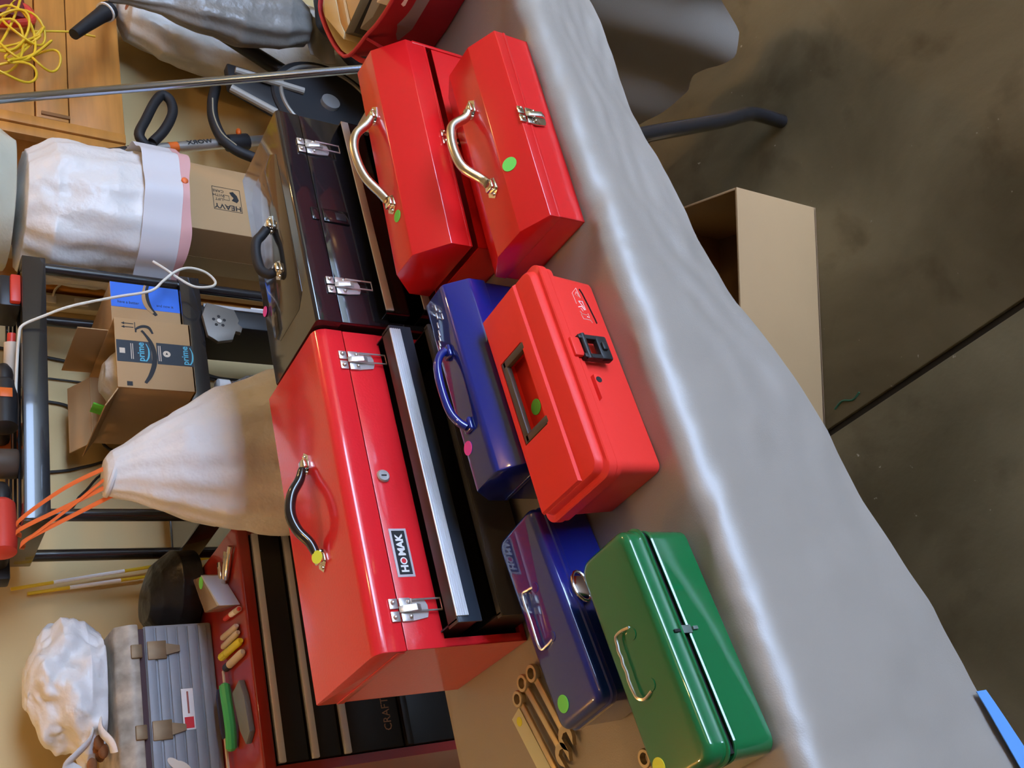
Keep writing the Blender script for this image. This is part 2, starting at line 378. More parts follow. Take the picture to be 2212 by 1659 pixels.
# ------------------------------------------------------------------ large red toolbox with pulled drawers
def homak():
    L, Wd, H = 0.5086, 0.2078, 0.235; SE = 0.1905; PB = 0.131
    t = thing('metal_toolbox', 'largest red crinkle-painted toolbox with two black drawers pulled out and black handle', 'toolbox', (0.0465, 0.2444, TZ), 0.0224)
    b = MB(); T = 0.0016
    b.box((0, 0, 0.004), (T, Wd, SE-0.001)); b.box((L-T, 0, 0.004), (L, Wd, SE-0.001)); b.box((0, Wd-T, 0.004), (L, Wd, SE-0.001)); b.box((0, 0, 0), (L, Wd, 0.004))
    b.box((0, 0, 0), (0.012, 0.0016, SE-0.001)); b.box((L-0.012, 0, 0), (L, 0.0016, SE-0.001)); b.box((0, 0, 0), (L, 0.0016, 0.008))
    b.build('body', red_crinkle, t)
    MB().box((0.0, -0.0006, PB), (L, 0.0014, SE-0.0012), 0.0006).build('front_panel', red_crinkle, t)
    r = 0.017; prof = [(-0.001, SE)] + [(-0.001+r-r*math.cos(a), H-r+r*math.sin(a)) for a in [k*PI/2/8 for k in range(9)]] + [(Wd-0.003, H), (Wd+0.001, H-0.004), (Wd+0.001, SE)]
    lid = MB().prism(prof, 'x', -0.001, L+0.001, 0.0012).build('lid', red_crinkle, t)
    bb = MB()
    for x in (-0.0022, L+0.0006): bb.box((x, 0.004, SE+0.001), (x+0.0016, Wd, SE+0.012), 0.0006)
    bb.build('lid_rim', red_crinkle, lid)
    def drawer(name, z0, z1, yf, back, lipw, fm, lm, strip):
        x0, x1 = 0.020, L-0.018; k = 0.0022
        d = MB(); d.box((x0, yf, z0), (x1, back, z0+k)); d.box((x0, yf, z0), (x0+k, back, z1)); d.box((x1-k, yf, z0), (x1, back, z1)); d.box((x0, back-k, z0), (x1, back, z1))
        dr = d.build(name, black_tray, t)
        MB().box((x0-0.004, yf-0.002, z0), (x1+0.004, yf+0.001, z1-0.0012), 0.0006).build('drawer_front', fm, dr)
        MB().box((x0-0.004, yf-0.001, z1-0.0015), (x1+0.004, yf+lipw, z1), 0.0005).build('drawer_lip', lm, dr)
        if strip:
            s = MB(); s.box((x0+0.004, yf-0.0045, z1-0.0175), (x1-0.004, yf-0.002, z1+0.0015), 0.0008)
            for q in range(5): s.box((x0+0.004, yf-0.0052, z1-0.0165+q*0.0036), (x1-0.004, yf-0.0042, z1-0.0145+q*0.0036))
            s.build('pull_strip', aluminium, dr)
        return dr
    drawer('drawer', 0.097, 0.1345, -0.046, 0.14, 0.024, tray_front, tray_lip, True)
    drawer('drawer', 0.012, 0.074, -0.060, 0.14, 0.010, tray_lip, tray_lip, False)
    MB().box((0.0022, 0.012, 0.006), (L-0.0022, 0.15, 0.0065)).build('inner_floor', black_tray, t)
    latch(t, 0.453, SE, -0.001); latch(t, 0.054, SE, -0.001)
    lk = MB().lathe([(0.010, 0), (0.010, -0.003), (0.008, -0.005), (0.0065, -0.005), (0.0065, -0.004)], (0.255, -0.0006, 0.1725), 24, 'y').build('lock', nickel, t)
    MB().box((0.2543, -0.0062, 0.1685), (0.2557, -0.0045, 0.1765)).build('keyhole', black_print, lk)
    st = MB().box((0.101, -0.0014, 0.1545), (0.173, -0.0004, 0.1815), 0.0003).build('name_sticker', grey_border, t)
    MB().box((0.1045, -0.0018, 0.1580), (0.1695, -0.0012, 0.1780)).build('sticker_field', black_print, st)
    text('H', 0.0150, (0.1128, -0.0018, 0.1680), (1, 0, 0), (0, 0, 1), white_print, st, bold=0.0006)
    text('MAK', 0.0150, (0.1475, -0.0018, 0.1680), (1, 0, 0), (0, 0, 1), white_print, st, bold=0.0006)
    MB().disc((0.1242, -0.0018, 0.1680), (0, -1, 0), 0.0053, 0.0003).build('ring', white_print, st)
    MB().disc((0.1242, -0.0021, 0.1680), (0, -1, 0), 0.0035, 0.0003).build('red_disc', red_print, st)
    bracket(t, 0.330, 0.106, H, chrome, 1.0, 1); bracket(t, 0.178, 0.106, H, chrome, 1.0, -1)
    pts = bez([(0.324, 0.106, H+0.008), (0.306, 0.108, H+0.014), (0.283, 0.112, H+0.028), (0.254, 0.114, H+0.034), (0.226, 0.112, H+0.028), (0.204, 0.108, H+0.014), (0.184, 0.106, H+0.008)], 6)
    n = len(pts); MB().tube(pts, [0.0055+0.0028*math.sin(PI*i/(n-1))**0.5 if 0 < i < n-1 else 0.0055 for i in range(n)], 14).build('handle', black_gloss, t)
    sticker(t, (0.178, 0.100, H+0.0105), (-0.1, -0.5, 1), 0.0095, dot_yellow, lab='yellow price dot')
homak()

# ------------------------------------------------------------------ black toolbox behind
def blackbox():
    L, Wd, H = 0.453, 0.183, 0.236; SE = 0.194; PB = 0.112; T = 0.0016
    t = thing('metal_toolbox', 'glossy black metal toolbox with two open latches, right of the largest red one', 'toolbox', (0.5624, 0.2416, TZ), 0.0335)
    b = MB()
    b.box((0, 0, 0.004), (T, Wd, SE)); b.box((L-T, 0, 0.004), (L, Wd, SE)); b.box((0, Wd-T, 0.004), (L, Wd, SE)); b.box((0, 0, 0), (L, Wd, 0.004))
    b.box((0, 0, 0), (0.010, 0.0016, SE)); b.box((L-0.010, 0, 0), (L, 0.0016, SE)); b.box((0, 0, 0), (L, 0.0016, 0.008))
    b.build('body', black_enamel, t)
    MB().box((0, -0.0005, PB), (L, 0.0015, SE-0.0012), 0.0005).build('front_panel', black_enamel, t)
    r = 0.006; prof = [(-0.001, SE)] + [(-0.001+r-r*math.cos(a), H-r+r*math.sin(a)) for a in [k*PI/2/5 for k in range(6)]] + [(Wd-0.004, H), (Wd+0.001, H-0.005), (Wd+0.001, SE)]
    lid = MB().prism(prof, 'x', -0.001, L+0.001, 0.001).build('lid', black_enamel, t)
    MB().prism([(0.075, 0.028), (0.375, 0.028), (0.395, 0.05), (0.395, 0.135), (0.375, 0.155), (0.075, 0.155), (0.055, 0.135), (0.055, 0.05)], 'z', H-0.0005, H+0.0005, 0.0003).build('lid_panel', black_enamel, lid)
    for z0, z1, yf in ((0.082, 0.123, -0.020), (0.012, 0.062, -0.034)):
        x0, x1 = 0.014, L-0.012; k = 0.002
        d = MB(); d.box((x0, yf, z0), (x1, 0.14, z0+k)); d.box((x0, yf, z0), (x0+k, 0.14, z1)); d.box((x1-k, yf, z0), (x1, 0.14, z1)); d.box((x0, 0.138, z0), (x1, 0.14, z1)); d.box((x0, yf, z0), (x1, yf+k, z1))
        dr = d.build('drawer', black_enamel, t)
        MB().box((x0+0.003, yf-0.003, z1-0.012), (x1-0.003, yf-0.0002, z1+0.0018), 0.0008).build('pull_strip', aluminium, dr)
    latch(t, 0.376, SE, -0.001); latch(t, 0.070, SE, -0.001)
    hs = MB().box((0.207, -0.0030, SE+0.002), (0.233, -0.001, SE+0.014), 0.001).box((0.206, -0.0035, SE-0.052), (0.234, -0.0008, SE-0.006), 0.0012).build('lock_hasp', black_enamel, t)
    MB().box((0.212, -0.0045, SE-0.046), (0.228, -0.0034, SE-0.028), 0.0005).build('hasp_window', black_tray, hs)
    for x, d in ((0.268, 1), (0.172, -1)): bracket(t, x, 0.094, H, chrome, 1.05, d)
    pts = bez([(0.262, 0.097, H+0.008), (0.252, 0.104, H+0.016), (0.238, 0.108, H+0.026), (0.208, 0.110, H+0.029), (0.178, 0.108, H+0.026), (0.166, 0.102, H+0.016), (0.168, 0.096, H+0.009)], 6)
    MB().tube(pts, 0.0085, 14).build('handle', rubber, t)
    sticker(t, (0.143, 0.172, H+0.0012), (0, 0, 1), 0.0092, dot_pink, lab='pink price dot')
blackbox()

# ------------------------------------------------------------------ hip-roof red boxes
def hipbox(label, loc, rz, L, Wd, H, hs, wt, seam, brk, hnd, lx, dot, gap=0.0, rail=0.0):
    t = thing('hip_roof_toolbox', label, 'toolbox', loc, rz, 'red hip-roof toolboxes'); T = 0.0014
    b = MB(); b.box((0, 0, 0), (L, Wd, 0.003)); b.box((0, 0, 0), (T, Wd, seam)); b.box((L-T, 0, 0), (L, Wd, seam)); b.box((0, 0, 0), (L, T, seam)); b.box((0, Wd-T, 0), (L, Wd, seam))
    b.build('body', red_enamel, t)
    m = Wd/2; e = 0.0012
    prof = [(-e, seam+gap), (-e, hs), (m-wt/2, H), (m+wt/2, H), (Wd+e, hs), (Wd+e, seam+gap)]
    lid = MB().prism(prof, 'x', -e, L+e, 0.0012).build('lid', red_enamel, t)
    MB().box((-e, -e-0.0007, seam+gap), (L+e, 0.0004, seam+gap+0.004), 0.0003).build('lid_hem', red_enamel, lid)
    if rail: MB().box((L-0.004, -0.0022, 0.0), (L+0.002, 0.002, hs-0.012), 0.0008).build('end_flange', red_enamel, t)
    for x, d in ((brk[0], 1), (brk[1], -1)): bracket(t, x, m, H, chrome, 0.95, d)
    MB().tube(bez(hnd, 7), 0.0074, 14).build('handle', tube_alu, t)
    latch(t, lx, seam+0.010, -0.0014, 0.030, 0.012, min(0.040, seam+0.002), loop=False, m=chrome)
    return t, lid
m = 0.1429/2; H = 0.0813
t, lid = hipbox('lower red hip-roof toolbox at the front, green dot on its front slope', (0.5037, -0.1236, TZ), -0.031, 0.3455, 0.1429, H, 0.0594, 0.0591, 0.041,
    (0.245, 0.100), [(0.240, m, H+0.008), (0.231, m+0.004, H+0.013), (0.215, m+0.010, H+0.034), (0.190, m+0.012, H+0.041), (0.160, m+0.012, H+0.041), (0.135, m+0.010, H+0.034), (0.115, m+0.004, H+0.013), (0.105, m, H+0.008)], 0.178, None)
sl = Vector((0, -(0.0813-0.0594), m-0.0591/2)).normalized()
sticker(t, Vector((0.109, 0.0306, 0.0594+(0.0306/(m-0.0591/2))*(0.0813-0.0594)))+sl*0.0006, sl, 0.0112, dot_green, lab='green price dot', ax=(1, 0, 0))
m = 0.1343/2; H = 0.1507
t, lid = hipbox('taller red hip-roof toolbox behind, green dot on its flat top', (0.5736, 0.0372, TZ), -0.052, 0.4041, 0.1343, H, 0.1078, 0.0526, 0.060,
    (0.286, 0.112), [(0.280, m, H+0.008), (0.268, m+0.003, H+0.016), (0.248, m+0.008, H+0.034), (0.222, m+0.010, H+0.042), (0.190, m+0.010, H+0.040), (0.160, m+0.008, H+0.032), (0.132, m+0.003, H+0.015), (0.118, m, H+0.008)], 0.205, None, gap=0.012, rail=1)
sticker(t, (0.082, 0.058, H+0.0005), (0, 0, 1), 0.0095, dot_green, lab='green price dot')

# ------------------------------------------------------------------ rounded box helper
def rrect(x0, y0, x1, y1, r, n=6):
    out = []
    for cx, cy, a0 in ((x1-r, y1-r, 0), (x0+r, y1-r, PI/2), (x0+r, y0+r, PI), (x1-r, y0+r, 3*PI/2)):
        out += [(cx+r*math.cos(a0+k*PI/2/n), cy+r*math.sin(a0+k*PI/2/n)) for k in range(n+1)]
    return out
def rloft(levels, n=6, cap0=True, cap1=True):
    # levels: (inset, z, corner radius) over a base rectangle
    mb = MB(); rings = []
    for (x0, y0, x1, y1, r, z) in levels: rings.append([mb.bm.verts.new((p[0], p[1], z)) for p in rrect(x0, y0, x1, y1, r, n)])
    for A, B in zip(rings, rings[1:]):
        k = len(A)
        for i in range(k): mb.bm.faces.new((A[i], A[(i+1) % k], B[(i+1) % k], B[i]))
    if cap0: mb.bm.faces.new(rings[0][::-1])
    if cap1: mb.bm.faces.new(rings[-1])
    return mb
def lv(L, Wd, ins, z, r): return (ins, ins, L-ins, Wd-ins, max(0.002, r-ins*0.3), z)

# ------------------------------------------------------------------ salmon plastic box
def plano():
    L, Wd = 0.304, 0.126
    t = thing('plastic_toolbox', 'salmon red plastic toolbox with black latch and recessed brown handle', 'toolbox', (0.126, -0.116, TZ), 0.047)
    rloft([lv(L, Wd, 0.008, 0.0, 0.012), lv(L, Wd, 0.006, 0.003, 0.013), lv(L, Wd, 0.002, 0.072, 0.014), lv(L, Wd, 0.001, 0.0725, 0.014)]).build('body', red_plastic, t)
    rim = rloft([lv(L, Wd, -0.003, 0.070, 0.015), lv(L, Wd, -0.0035, 0.0705, 0.015), lv(L, Wd, -0.0035, 0.077, 0.015), lv(L, Wd, -0.002, 0.0785, 0.015)]).build('body_rim', red_plastic, t)
    o = -0.005
    # lid with an opening for the recessed handle
    def top(z, ins): return lv(L, Wd, ins, z, 0.016)
    lidm = rloft([top(0.0795, o), top(0.0800, o-0.0006), top(0.0905, o-0.0006), top(0.0920, o+0.001), top(0.0925, 0.0005), top(0.0935, 0.0015), top(0.0995, 0.0025), top(0.1025, 0.0045), top(0.1035, 0.0080)], cap1=False)
    x0, y0, x1, y1, r, z = top(0.1035, 0.0080); out = rrect(x0, y0, x1, y1, r)
    rx0, rx1, ry0, ry1 = 0.096, 0.220, 0.056, 0.108
    bm = lidm.bm; ring = [v for v in bm.verts if abs(v.co.z-0.1035) < 1e-6]
    ring = ring[-len(out):]
    P = lambda x, y, z: bm.verts.new((x, y, z))
    I = [P(rx1, ry1, z), P(rx0, ry1, z), P(rx0, ry0, z), P(rx1, ry0, z)]
    k = len(out)//4
    for q in range(4):
        A = ring[q*k:(q+1)*k]; nx = ring[((q+1)*k) % len(ring)]
        for a, b in zip(A, A[1:]): bm.faces.new((a, b, I[q]))
        bm.faces.new((A[-1], nx, I[(q+1) % 4], I[q]))
    F = [P(v.co.x+(0.003 if v.co.x < 0.15 else -0.003), v.co.y+(0.003 if v.co.y < 0.08 else -0.003), 0.0885) for v in I]
    for q in range(4): bm.faces.new((I[q], I[(q+1) % 4], F[(q+1) % 4], F[q]))
    bm.faces.new(F)
    lid = lidm.build('lid', red_plastic, t)
    pm = MB(); Q = lambda x, y, z: pm.bm.verts.new((x, y, z))
    def rect(xa, ya, xb, yb, z): return [Q(xb, yb, z), Q(xa, yb, z), Q(xa, ya, z), Q(xb, ya, z)]
    RR_ = [rect(0.005, 0.035, L-0.005, Wd-0.006, 0.1030), rect(0.007, 0.0375, L-0.007, Wd-0.008, 0.1072), rect(0.009, 0.0395, L-0.009, Wd-0.010, 0.1080), rect(rx0, ry0, rx1, ry1, 0.1080), rect(rx0, ry0, rx1, ry1, 0.1030)]
    for A, B in zip(RR_, RR_[1:]):
        for q in range(4): pm.bm.faces.new((A[q], A[(q+1) % 4], B[(q+1) % 4], B[q]))
    pm.build('raised_panel', red_plastic, lid)
    hb = MB(); hz0, hz1 = 0.1005, 0.1085
    hb.box((rx0+0.001, ry1-0.012, hz0), (rx1-0.001, ry1-0.001, hz1), 0.002); hb.box((rx0+0.001, ry0-0.004, hz0), (rx0+0.012, ry1-0.004, hz1), 0.002); hb.box((rx1-0.012, ry0-0.004, hz0), (rx1-0.001, ry1-0.004, hz1), 0.002)
    hb.build('handle', dark_handle, t)
    lt = MB(); lx = 0.170
    lt.box((lx-0.018, -0.0125, 0.030), (lx-0.011, -0.002, 0.074), 0.002); lt.box((lx+0.011, -0.0125, 0.030), (lx+0.018, -0.002, 0.074), 0.002)
    lt.box((lx-0.018, -0.013, 0.030), (lx+0.018, -0.004, 0.048), 0.0025); lt.cyl((lx-0.019, -0.009, 0.066), (lx+0.019, -0.009, 0.066), 0.0042, 12); lt.box((lx-0.006, -0.017, 0.036), (lx+0.006, -0.010, 0.044), 0.002)
    la = lt.build('latch', black_plastic, t); la['label'] = 'black plastic latch'
    MB().box((lx-0.014, -0.0098, 0.072), (lx+0.014, -0.004, 0.086), 0.0015).build('latch_hook', red_plastic, lid)
    hp = MB().prism([(0.096, 0.0660), (0.132, 0.0660), (0.132, 0.0560), (0.122, 0.0535)], 'y', -0.0055, 0.004, 0.0008).build('hasp_tab', red_plastic, t)
    MB().lathe([(0.0042, 0), (0.0042, -0.0006)], (0.124, -0.0055, 0.0605), 16, 'y').build('hasp_hole', black_print, hp)
    # the outlined mark and its dark strap line
    def stroke(p, w, m, nm, dy=0.0):
        mb = MB(); pts = [Vector((x, 0.0061-0.0041*(z/0.072)-dy, z)) for x, z in p]
        mb.tube(pts, w, 6, flat=0.35); return mb.build(nm, m, t)
    def lm(px, py):
        # print coordinates along the face, measured from its lower right end
        a = (px-720)/530.0; return (0.2800-0.0570*((py-280)/820.0)+0.0*(a), 0.0415-0.0135*((px-720-(py-430)*0.30)/170.0))
    g = [[(800, 285), (715, 435), (800, 690)], [(800, 285), (890, 520)], [(800, 380), (780, 465), (865, 490), (800, 380)], [(850, 610), (930, 600), (1000, 800), (850, 610)], [(840, 760), (910, 730), (980, 810)], [(870, 860), (910, 920), (1000, 930), (1040, 890), (1080, 990), (1020, 960)], [(895, 940), (940, 1040), (1090, 1040), (1130, 1100)], [(890, 780), (940, 850)]]
    mk = None
    for s in g: stroke([lm(*q) for q in s], 0.00075, white_print, 'outline_mark')
    stroke([lm(*q) for q in [(870, 300), (930, 400), (1000, 560), (1060, 700), (1120, 850), (1180, 990), (1220, 1100)]], 0.0019, black_print, 'dark_mark')
    sticker(t, (0.143, 0.088, 0.0887), (0, 0, 1), 0.0105, dot_green, lab='green price dot')
plano()

# ------------------------------------------------------------------ blue box in the middle
def rblue():
    L, Wd = 0.306, 0.100; H = 0.1255; hs = 0.092; y1, y2 = 0.024, 0.074
    t = thing('metal_toolbox', 'dark blue toolbox with same-blue handle, wedged behind the salmon plastic box', 'toolbox', (0.2085, 0.0245, TZ), 0.049)
    r = 0.006
    MB().box((0.001, 0.001, 0), (L-0.001, Wd-0.001, 0.066), 0.004).build('body', blue_enamel, t)
    lid = MB().prism([(-0.0008, 0.064), (-0.0008, hs), (y1-0.003, H-0.002), (y1+0.003, H), (y2-0.003, H), (y2+0.003, H-0.002), (Wd+0.0008, hs), (Wd+0.0008, 0.064)], 'x', -0.0008, L+0.0008, 0.003).build('lid', blue_enamel, t)
    MB().box((-0.002, 0.004, 0.063), (L+0.002, Wd-0.004, 0.069), 0.001).build('lid_seam', blue_enamel, lid)
    rb = MB()
    for x, y in ((0.285, 0.05), (0.272, 0.052), (0.258, 0.056), (0.262, 0.040), (0.246, 0.058), (0.238, 0.060), (0.232, 0.064), (0.225, 0.066)): rb.box((x-0.005, y-0.0012, H-0.0005), (x+0.005, y+0.0012, H+0.0012), 0.0005)
    rb.build('embossed_dashes', mat('bright metallic dashes', (0.55, 0.55, 0.6), 0.3, metal=0.6), lid)  # small bright metallic bars on the lid top
    for x in (0.205, 0.085): MB().box((x-0.010, 0.040, H-0.0005), (x+0.010, 0.058, H+0.006), 0.003, 3).build('handle_bracket', blue_enamel, t)
    MB().tube(bez([(0.208, 0.049, H+0.006), (0.198, 0.051, H+0.016), (0.180, 0.053, H+0.023), (0.145, 0.054, H+0.025), (0.110, 0.053, H+0.023), (0.092, 0.051, H+0.016), (0.082, 0.049, H+0.006)], 6), 0.0058, 12).build('handle', blue_enamel, t)
    sticker(t, (0.060, 0.066, H+0.0003), (0, 0, 1), 0.0098, dot_pink, lab='pink price dot')
rblue()

def wire_handle(t, pts, m, r=0.0016): return MB().tube(bez(pts, 5), r, 8).build('wire_handle', m, t)
# ------------------------------------------------------------------ blue box at the left
def fblue():
    L, Wd, H = 0.261, 0.094, 0.0905; sm = 0.066
    t = thing('metal_toolbox', 'dark blue toolbox with thin wire handle, between the wrenches and the green box', 'toolbox', (-0.100, 0.009, TZ), 0.131)
    rloft([lv(L, Wd, 0.006, 0.0, 0.010), lv(L, Wd, 0.003, 0.003, 0.012), lv(L, Wd, 0.002, sm, 0.012)]).build('body', blue_enamel, t)
    lid = rloft([lv(L, Wd, -0.0005, sm-0.001, 0.013), lv(L, Wd, -0.001, sm, 0.013), lv(L, Wd, -0.001, sm+0.006, 0.013), lv(L, Wd, 0.001, sm+0.0075, 0.013)] + [lv(L, Wd, 0.001+0.010*(1-math.cos(a)), H-0.010+0.010*math.sin(a), 0.013) for a in [k*PI/2/6 for k in range(7)]]).build('lid', blue_enamel, t)
    wire_handle(t, [(0.171, 0.050, H), (0.172, 0.058, H+0.002), (0.170, 0.0695, H+0.004), (0.135, 0.0705, H+0.004), (0.100, 0.071, H+0.004), (0.097, 0.059, H+0.002), (0.099, 0.047, H)], nickel)
    for x in (0.168, 0.102): MB().lathe([(0.007, 0), (0.006, 0.0012), (0.0, 0.002)][:2], (x, 0.045, H-0.0003), 20).build('handle_boss', blue_enamel, lid)
    c = MB(); c.tube([(0.142+0.020*math.cos(a), -0.003, sm-0.006+0.012*math.sin(a)) for a in [k*2*PI/16 for k in range(16)]], 0.0022, 8, closed=True); c.box((0.128, -0.004, sm-0.014), (0.156, -0.001, sm+0.006), 0.0015)
    c.build('latch', chrome, t)
    sticker(t, (0.027, 0.068, H+0.0002), (0, 0, 1), 0.0105, dot_green, lab='green price dot')
fblue()

def green():
    L, Wd, H = 0.2624, 0.0965, 0.0955; sm = 0.060
    t = thing('metal_toolbox', 'glossy green toolbox with bent wire handle and slightly open lid at the table edge', 'toolbox', (-0.2027, -0.1385, TZ), 0.0962)
    bd = rloft([lv(L, Wd, 0.007, 0.0, 0.012), lv(L, Wd, 0.002, 0.004, 0.016), lv(L, Wd, 0.0005, 0.055, 0.018), lv(L, Wd, 0.0, sm-0.002, 0.018), lv(L, Wd, 0.001, sm, 0.018), lv(L, Wd, 0.003, sm, 0.017), lv(L, Wd, 0.0035, sm-0.004, 0.017), lv(L, Wd, 0.0045, 0.006, 0.016)], cap1=True)
    bd.build('body', green_enamel, t)
    z0 = sm+0.009
    lid = rloft([lv(L, Wd, 0.002, z0+0.001, 0.017), lv(L, Wd, -0.001, z0, 0.018), lv(L, Wd, -0.002, z0+0.001, 0.018), lv(L, Wd, -0.002, z0+0.0035, 0.018), lv(L, Wd, 0.0, z0+0.0045, 0.018), lv(L, Wd, 0.0, z0+0.006, 0.018), lv(L, Wd, 0.001, z0+0.0075, 0.018)] + [lv(L, Wd, 0.001+0.009*(1-math.cos(a)), H-0.009+0.009*math.sin(a), 0.018) for a in [k*PI/2/6 for k in range(7)]], cap0=False)
    lid.build('lid', green_enamel, t)
    MB().box((0.006, 0.006, sm-0.004), (L-0.006, Wd-0.006, z0+0.002)).build('dark_inside', black_tray, t)
    MB().box((0.1315, -0.0012, sm-0.004), (0.1405, 0.001, z0+0.0005), 0.0006).box((0.1345, -0.0022, sm-0.013), (0.1385, 0.001, sm-0.006), 0.0006).build('latch', mat('worn latch', (0.16, 0.21, 0.19), 0.4, metal=0.3), t)
    MB().box((0.1335, -0.0016, z0+0.002), (0.1365, 0.002, z0+0.012)).build('latch_slot', black_print, t)
    wire_handle(t, [(0.1626, 0.048, H), (0.1635, 0.058, H+0.003), (0.1610, 0.067, H+0.005), (0.152, 0.0695, H+0.005), (0.145, 0.0705, H+0.0055), (0.138, 0.070, H+0.005), (0.131, 0.071, H+0.0055), (0.122, 0.0705, H+0.005), (0.113, 0.0715, H+0.0055), (0.101, 0.071, H+0.005), (0.092, 0.068, H+0.005), (0.088, 0.060, H+0.003), (0.0916, 0.049, H)], tube_alu, 0.0019)
    for x in (0.155, 0.098): MB().disc((x, 0.047, H-0.0002), (0, 0, 1), 0.007, 0.0012).build('handle_boss', green_enamel, t)
    sticker(t, (0.023, 0.079, H+0.0002), (0, 0, 1), 0.0095, dot_yellow, lab='yellow price dot')
green()

# ------------------------------------------------------------------ wrenches by the blue box
def wrench(label, a, b, z, s, box_end=True, cup=True):
    a, b = Vector((*a, 0)), Vector((*b, 0)); d = (b-a); Ln = d.length; ang = math.atan2(d.y, d.x)
    t = thing('wrench', label, 'wrench', (a.x, a.y, z), ang, 'plated wrenches')
    MB().box((0.006*s, -0.0042*s, -0.0022), (Ln-0.008*s, 0.0042*s, 0.0022), 0.0014).build('shank', brassy, t)
    ring = MB(); n = 20; ro, ri = 0.0095*s, 0.0058*s
    prof = [(ri, -0.0045), (ro-0.001, -0.0045), (ro, -0.003), (ro, 0.003), (ro-0.001, 0.0045), (ri, 0.0045)]
    R = [[ring.bm.verts.new((r*math.cos(2*PI*j/n), r*math.sin(2*PI*j/n), h)) for j in range(n)] for r, h in prof]
    for i in range(len(R)):
        A, B = R[i], R[(i+1) % len(R)]
        for j in range(n): ring.bm.faces.new((A[j], A[(j+1) % n], B[(j+1) % n], B[j]))
    ring.build('ring_end', brassy, t)
    o = []
    for k in range(15):
        q = math.radians(38+k*(360-76)/14); o.append((Ln+0.0115*s*math.cos(q+0), 0.0115*s*math.sin(q)))
    inn = [(Ln+0.012*s, -0.0052*s), (Ln-0.003*s, -0.0052*s), (Ln-0.005*s, 0.0), (Ln-0.003*s, 0.0052*s), (Ln+0.012*s, 0.0052*s)]
    MB().prism(o+inn, 'z', -0.003, 0.003).build('open_end', brassy, t)
wrench('plated wrench lying right against the left blue toolbox', (-0.001, 0.241), (-0.098, 0.203), TZ+0.0060, 1.35)
wrench('plated wrench lying second from the left blue toolbox', (-0.006, 0.268), (-0.115, 0.219), TZ+0.0060, 1.3)
wrench('plated wrench lying third from the left blue toolbox', (-0.022, 0.288), (-0.145, 0.238), TZ+0.0060, 1.25)
wrench('plated wrench tip poking in from the near end beside the green box', (-0.160, 0.062), (-0.30, 0.035), TZ+0.0060, 1.2)
tg = thing('paper_tag', 'pale green paper tag with a yellow dot beside the wrenches', 'tag', (-0.036, 0.311, TZ+0.0015), math.radians(203))
MB().box((0, -0.013, 0), (0.15, 0.013, 0.0012), 0.0004).build('paper', pale_green, tg)
MB().disc((0.014, 0, 0.0013), (0, 0, 1), 0.0065, 0.0004).build('price_sticker', dot_yellow, tg)

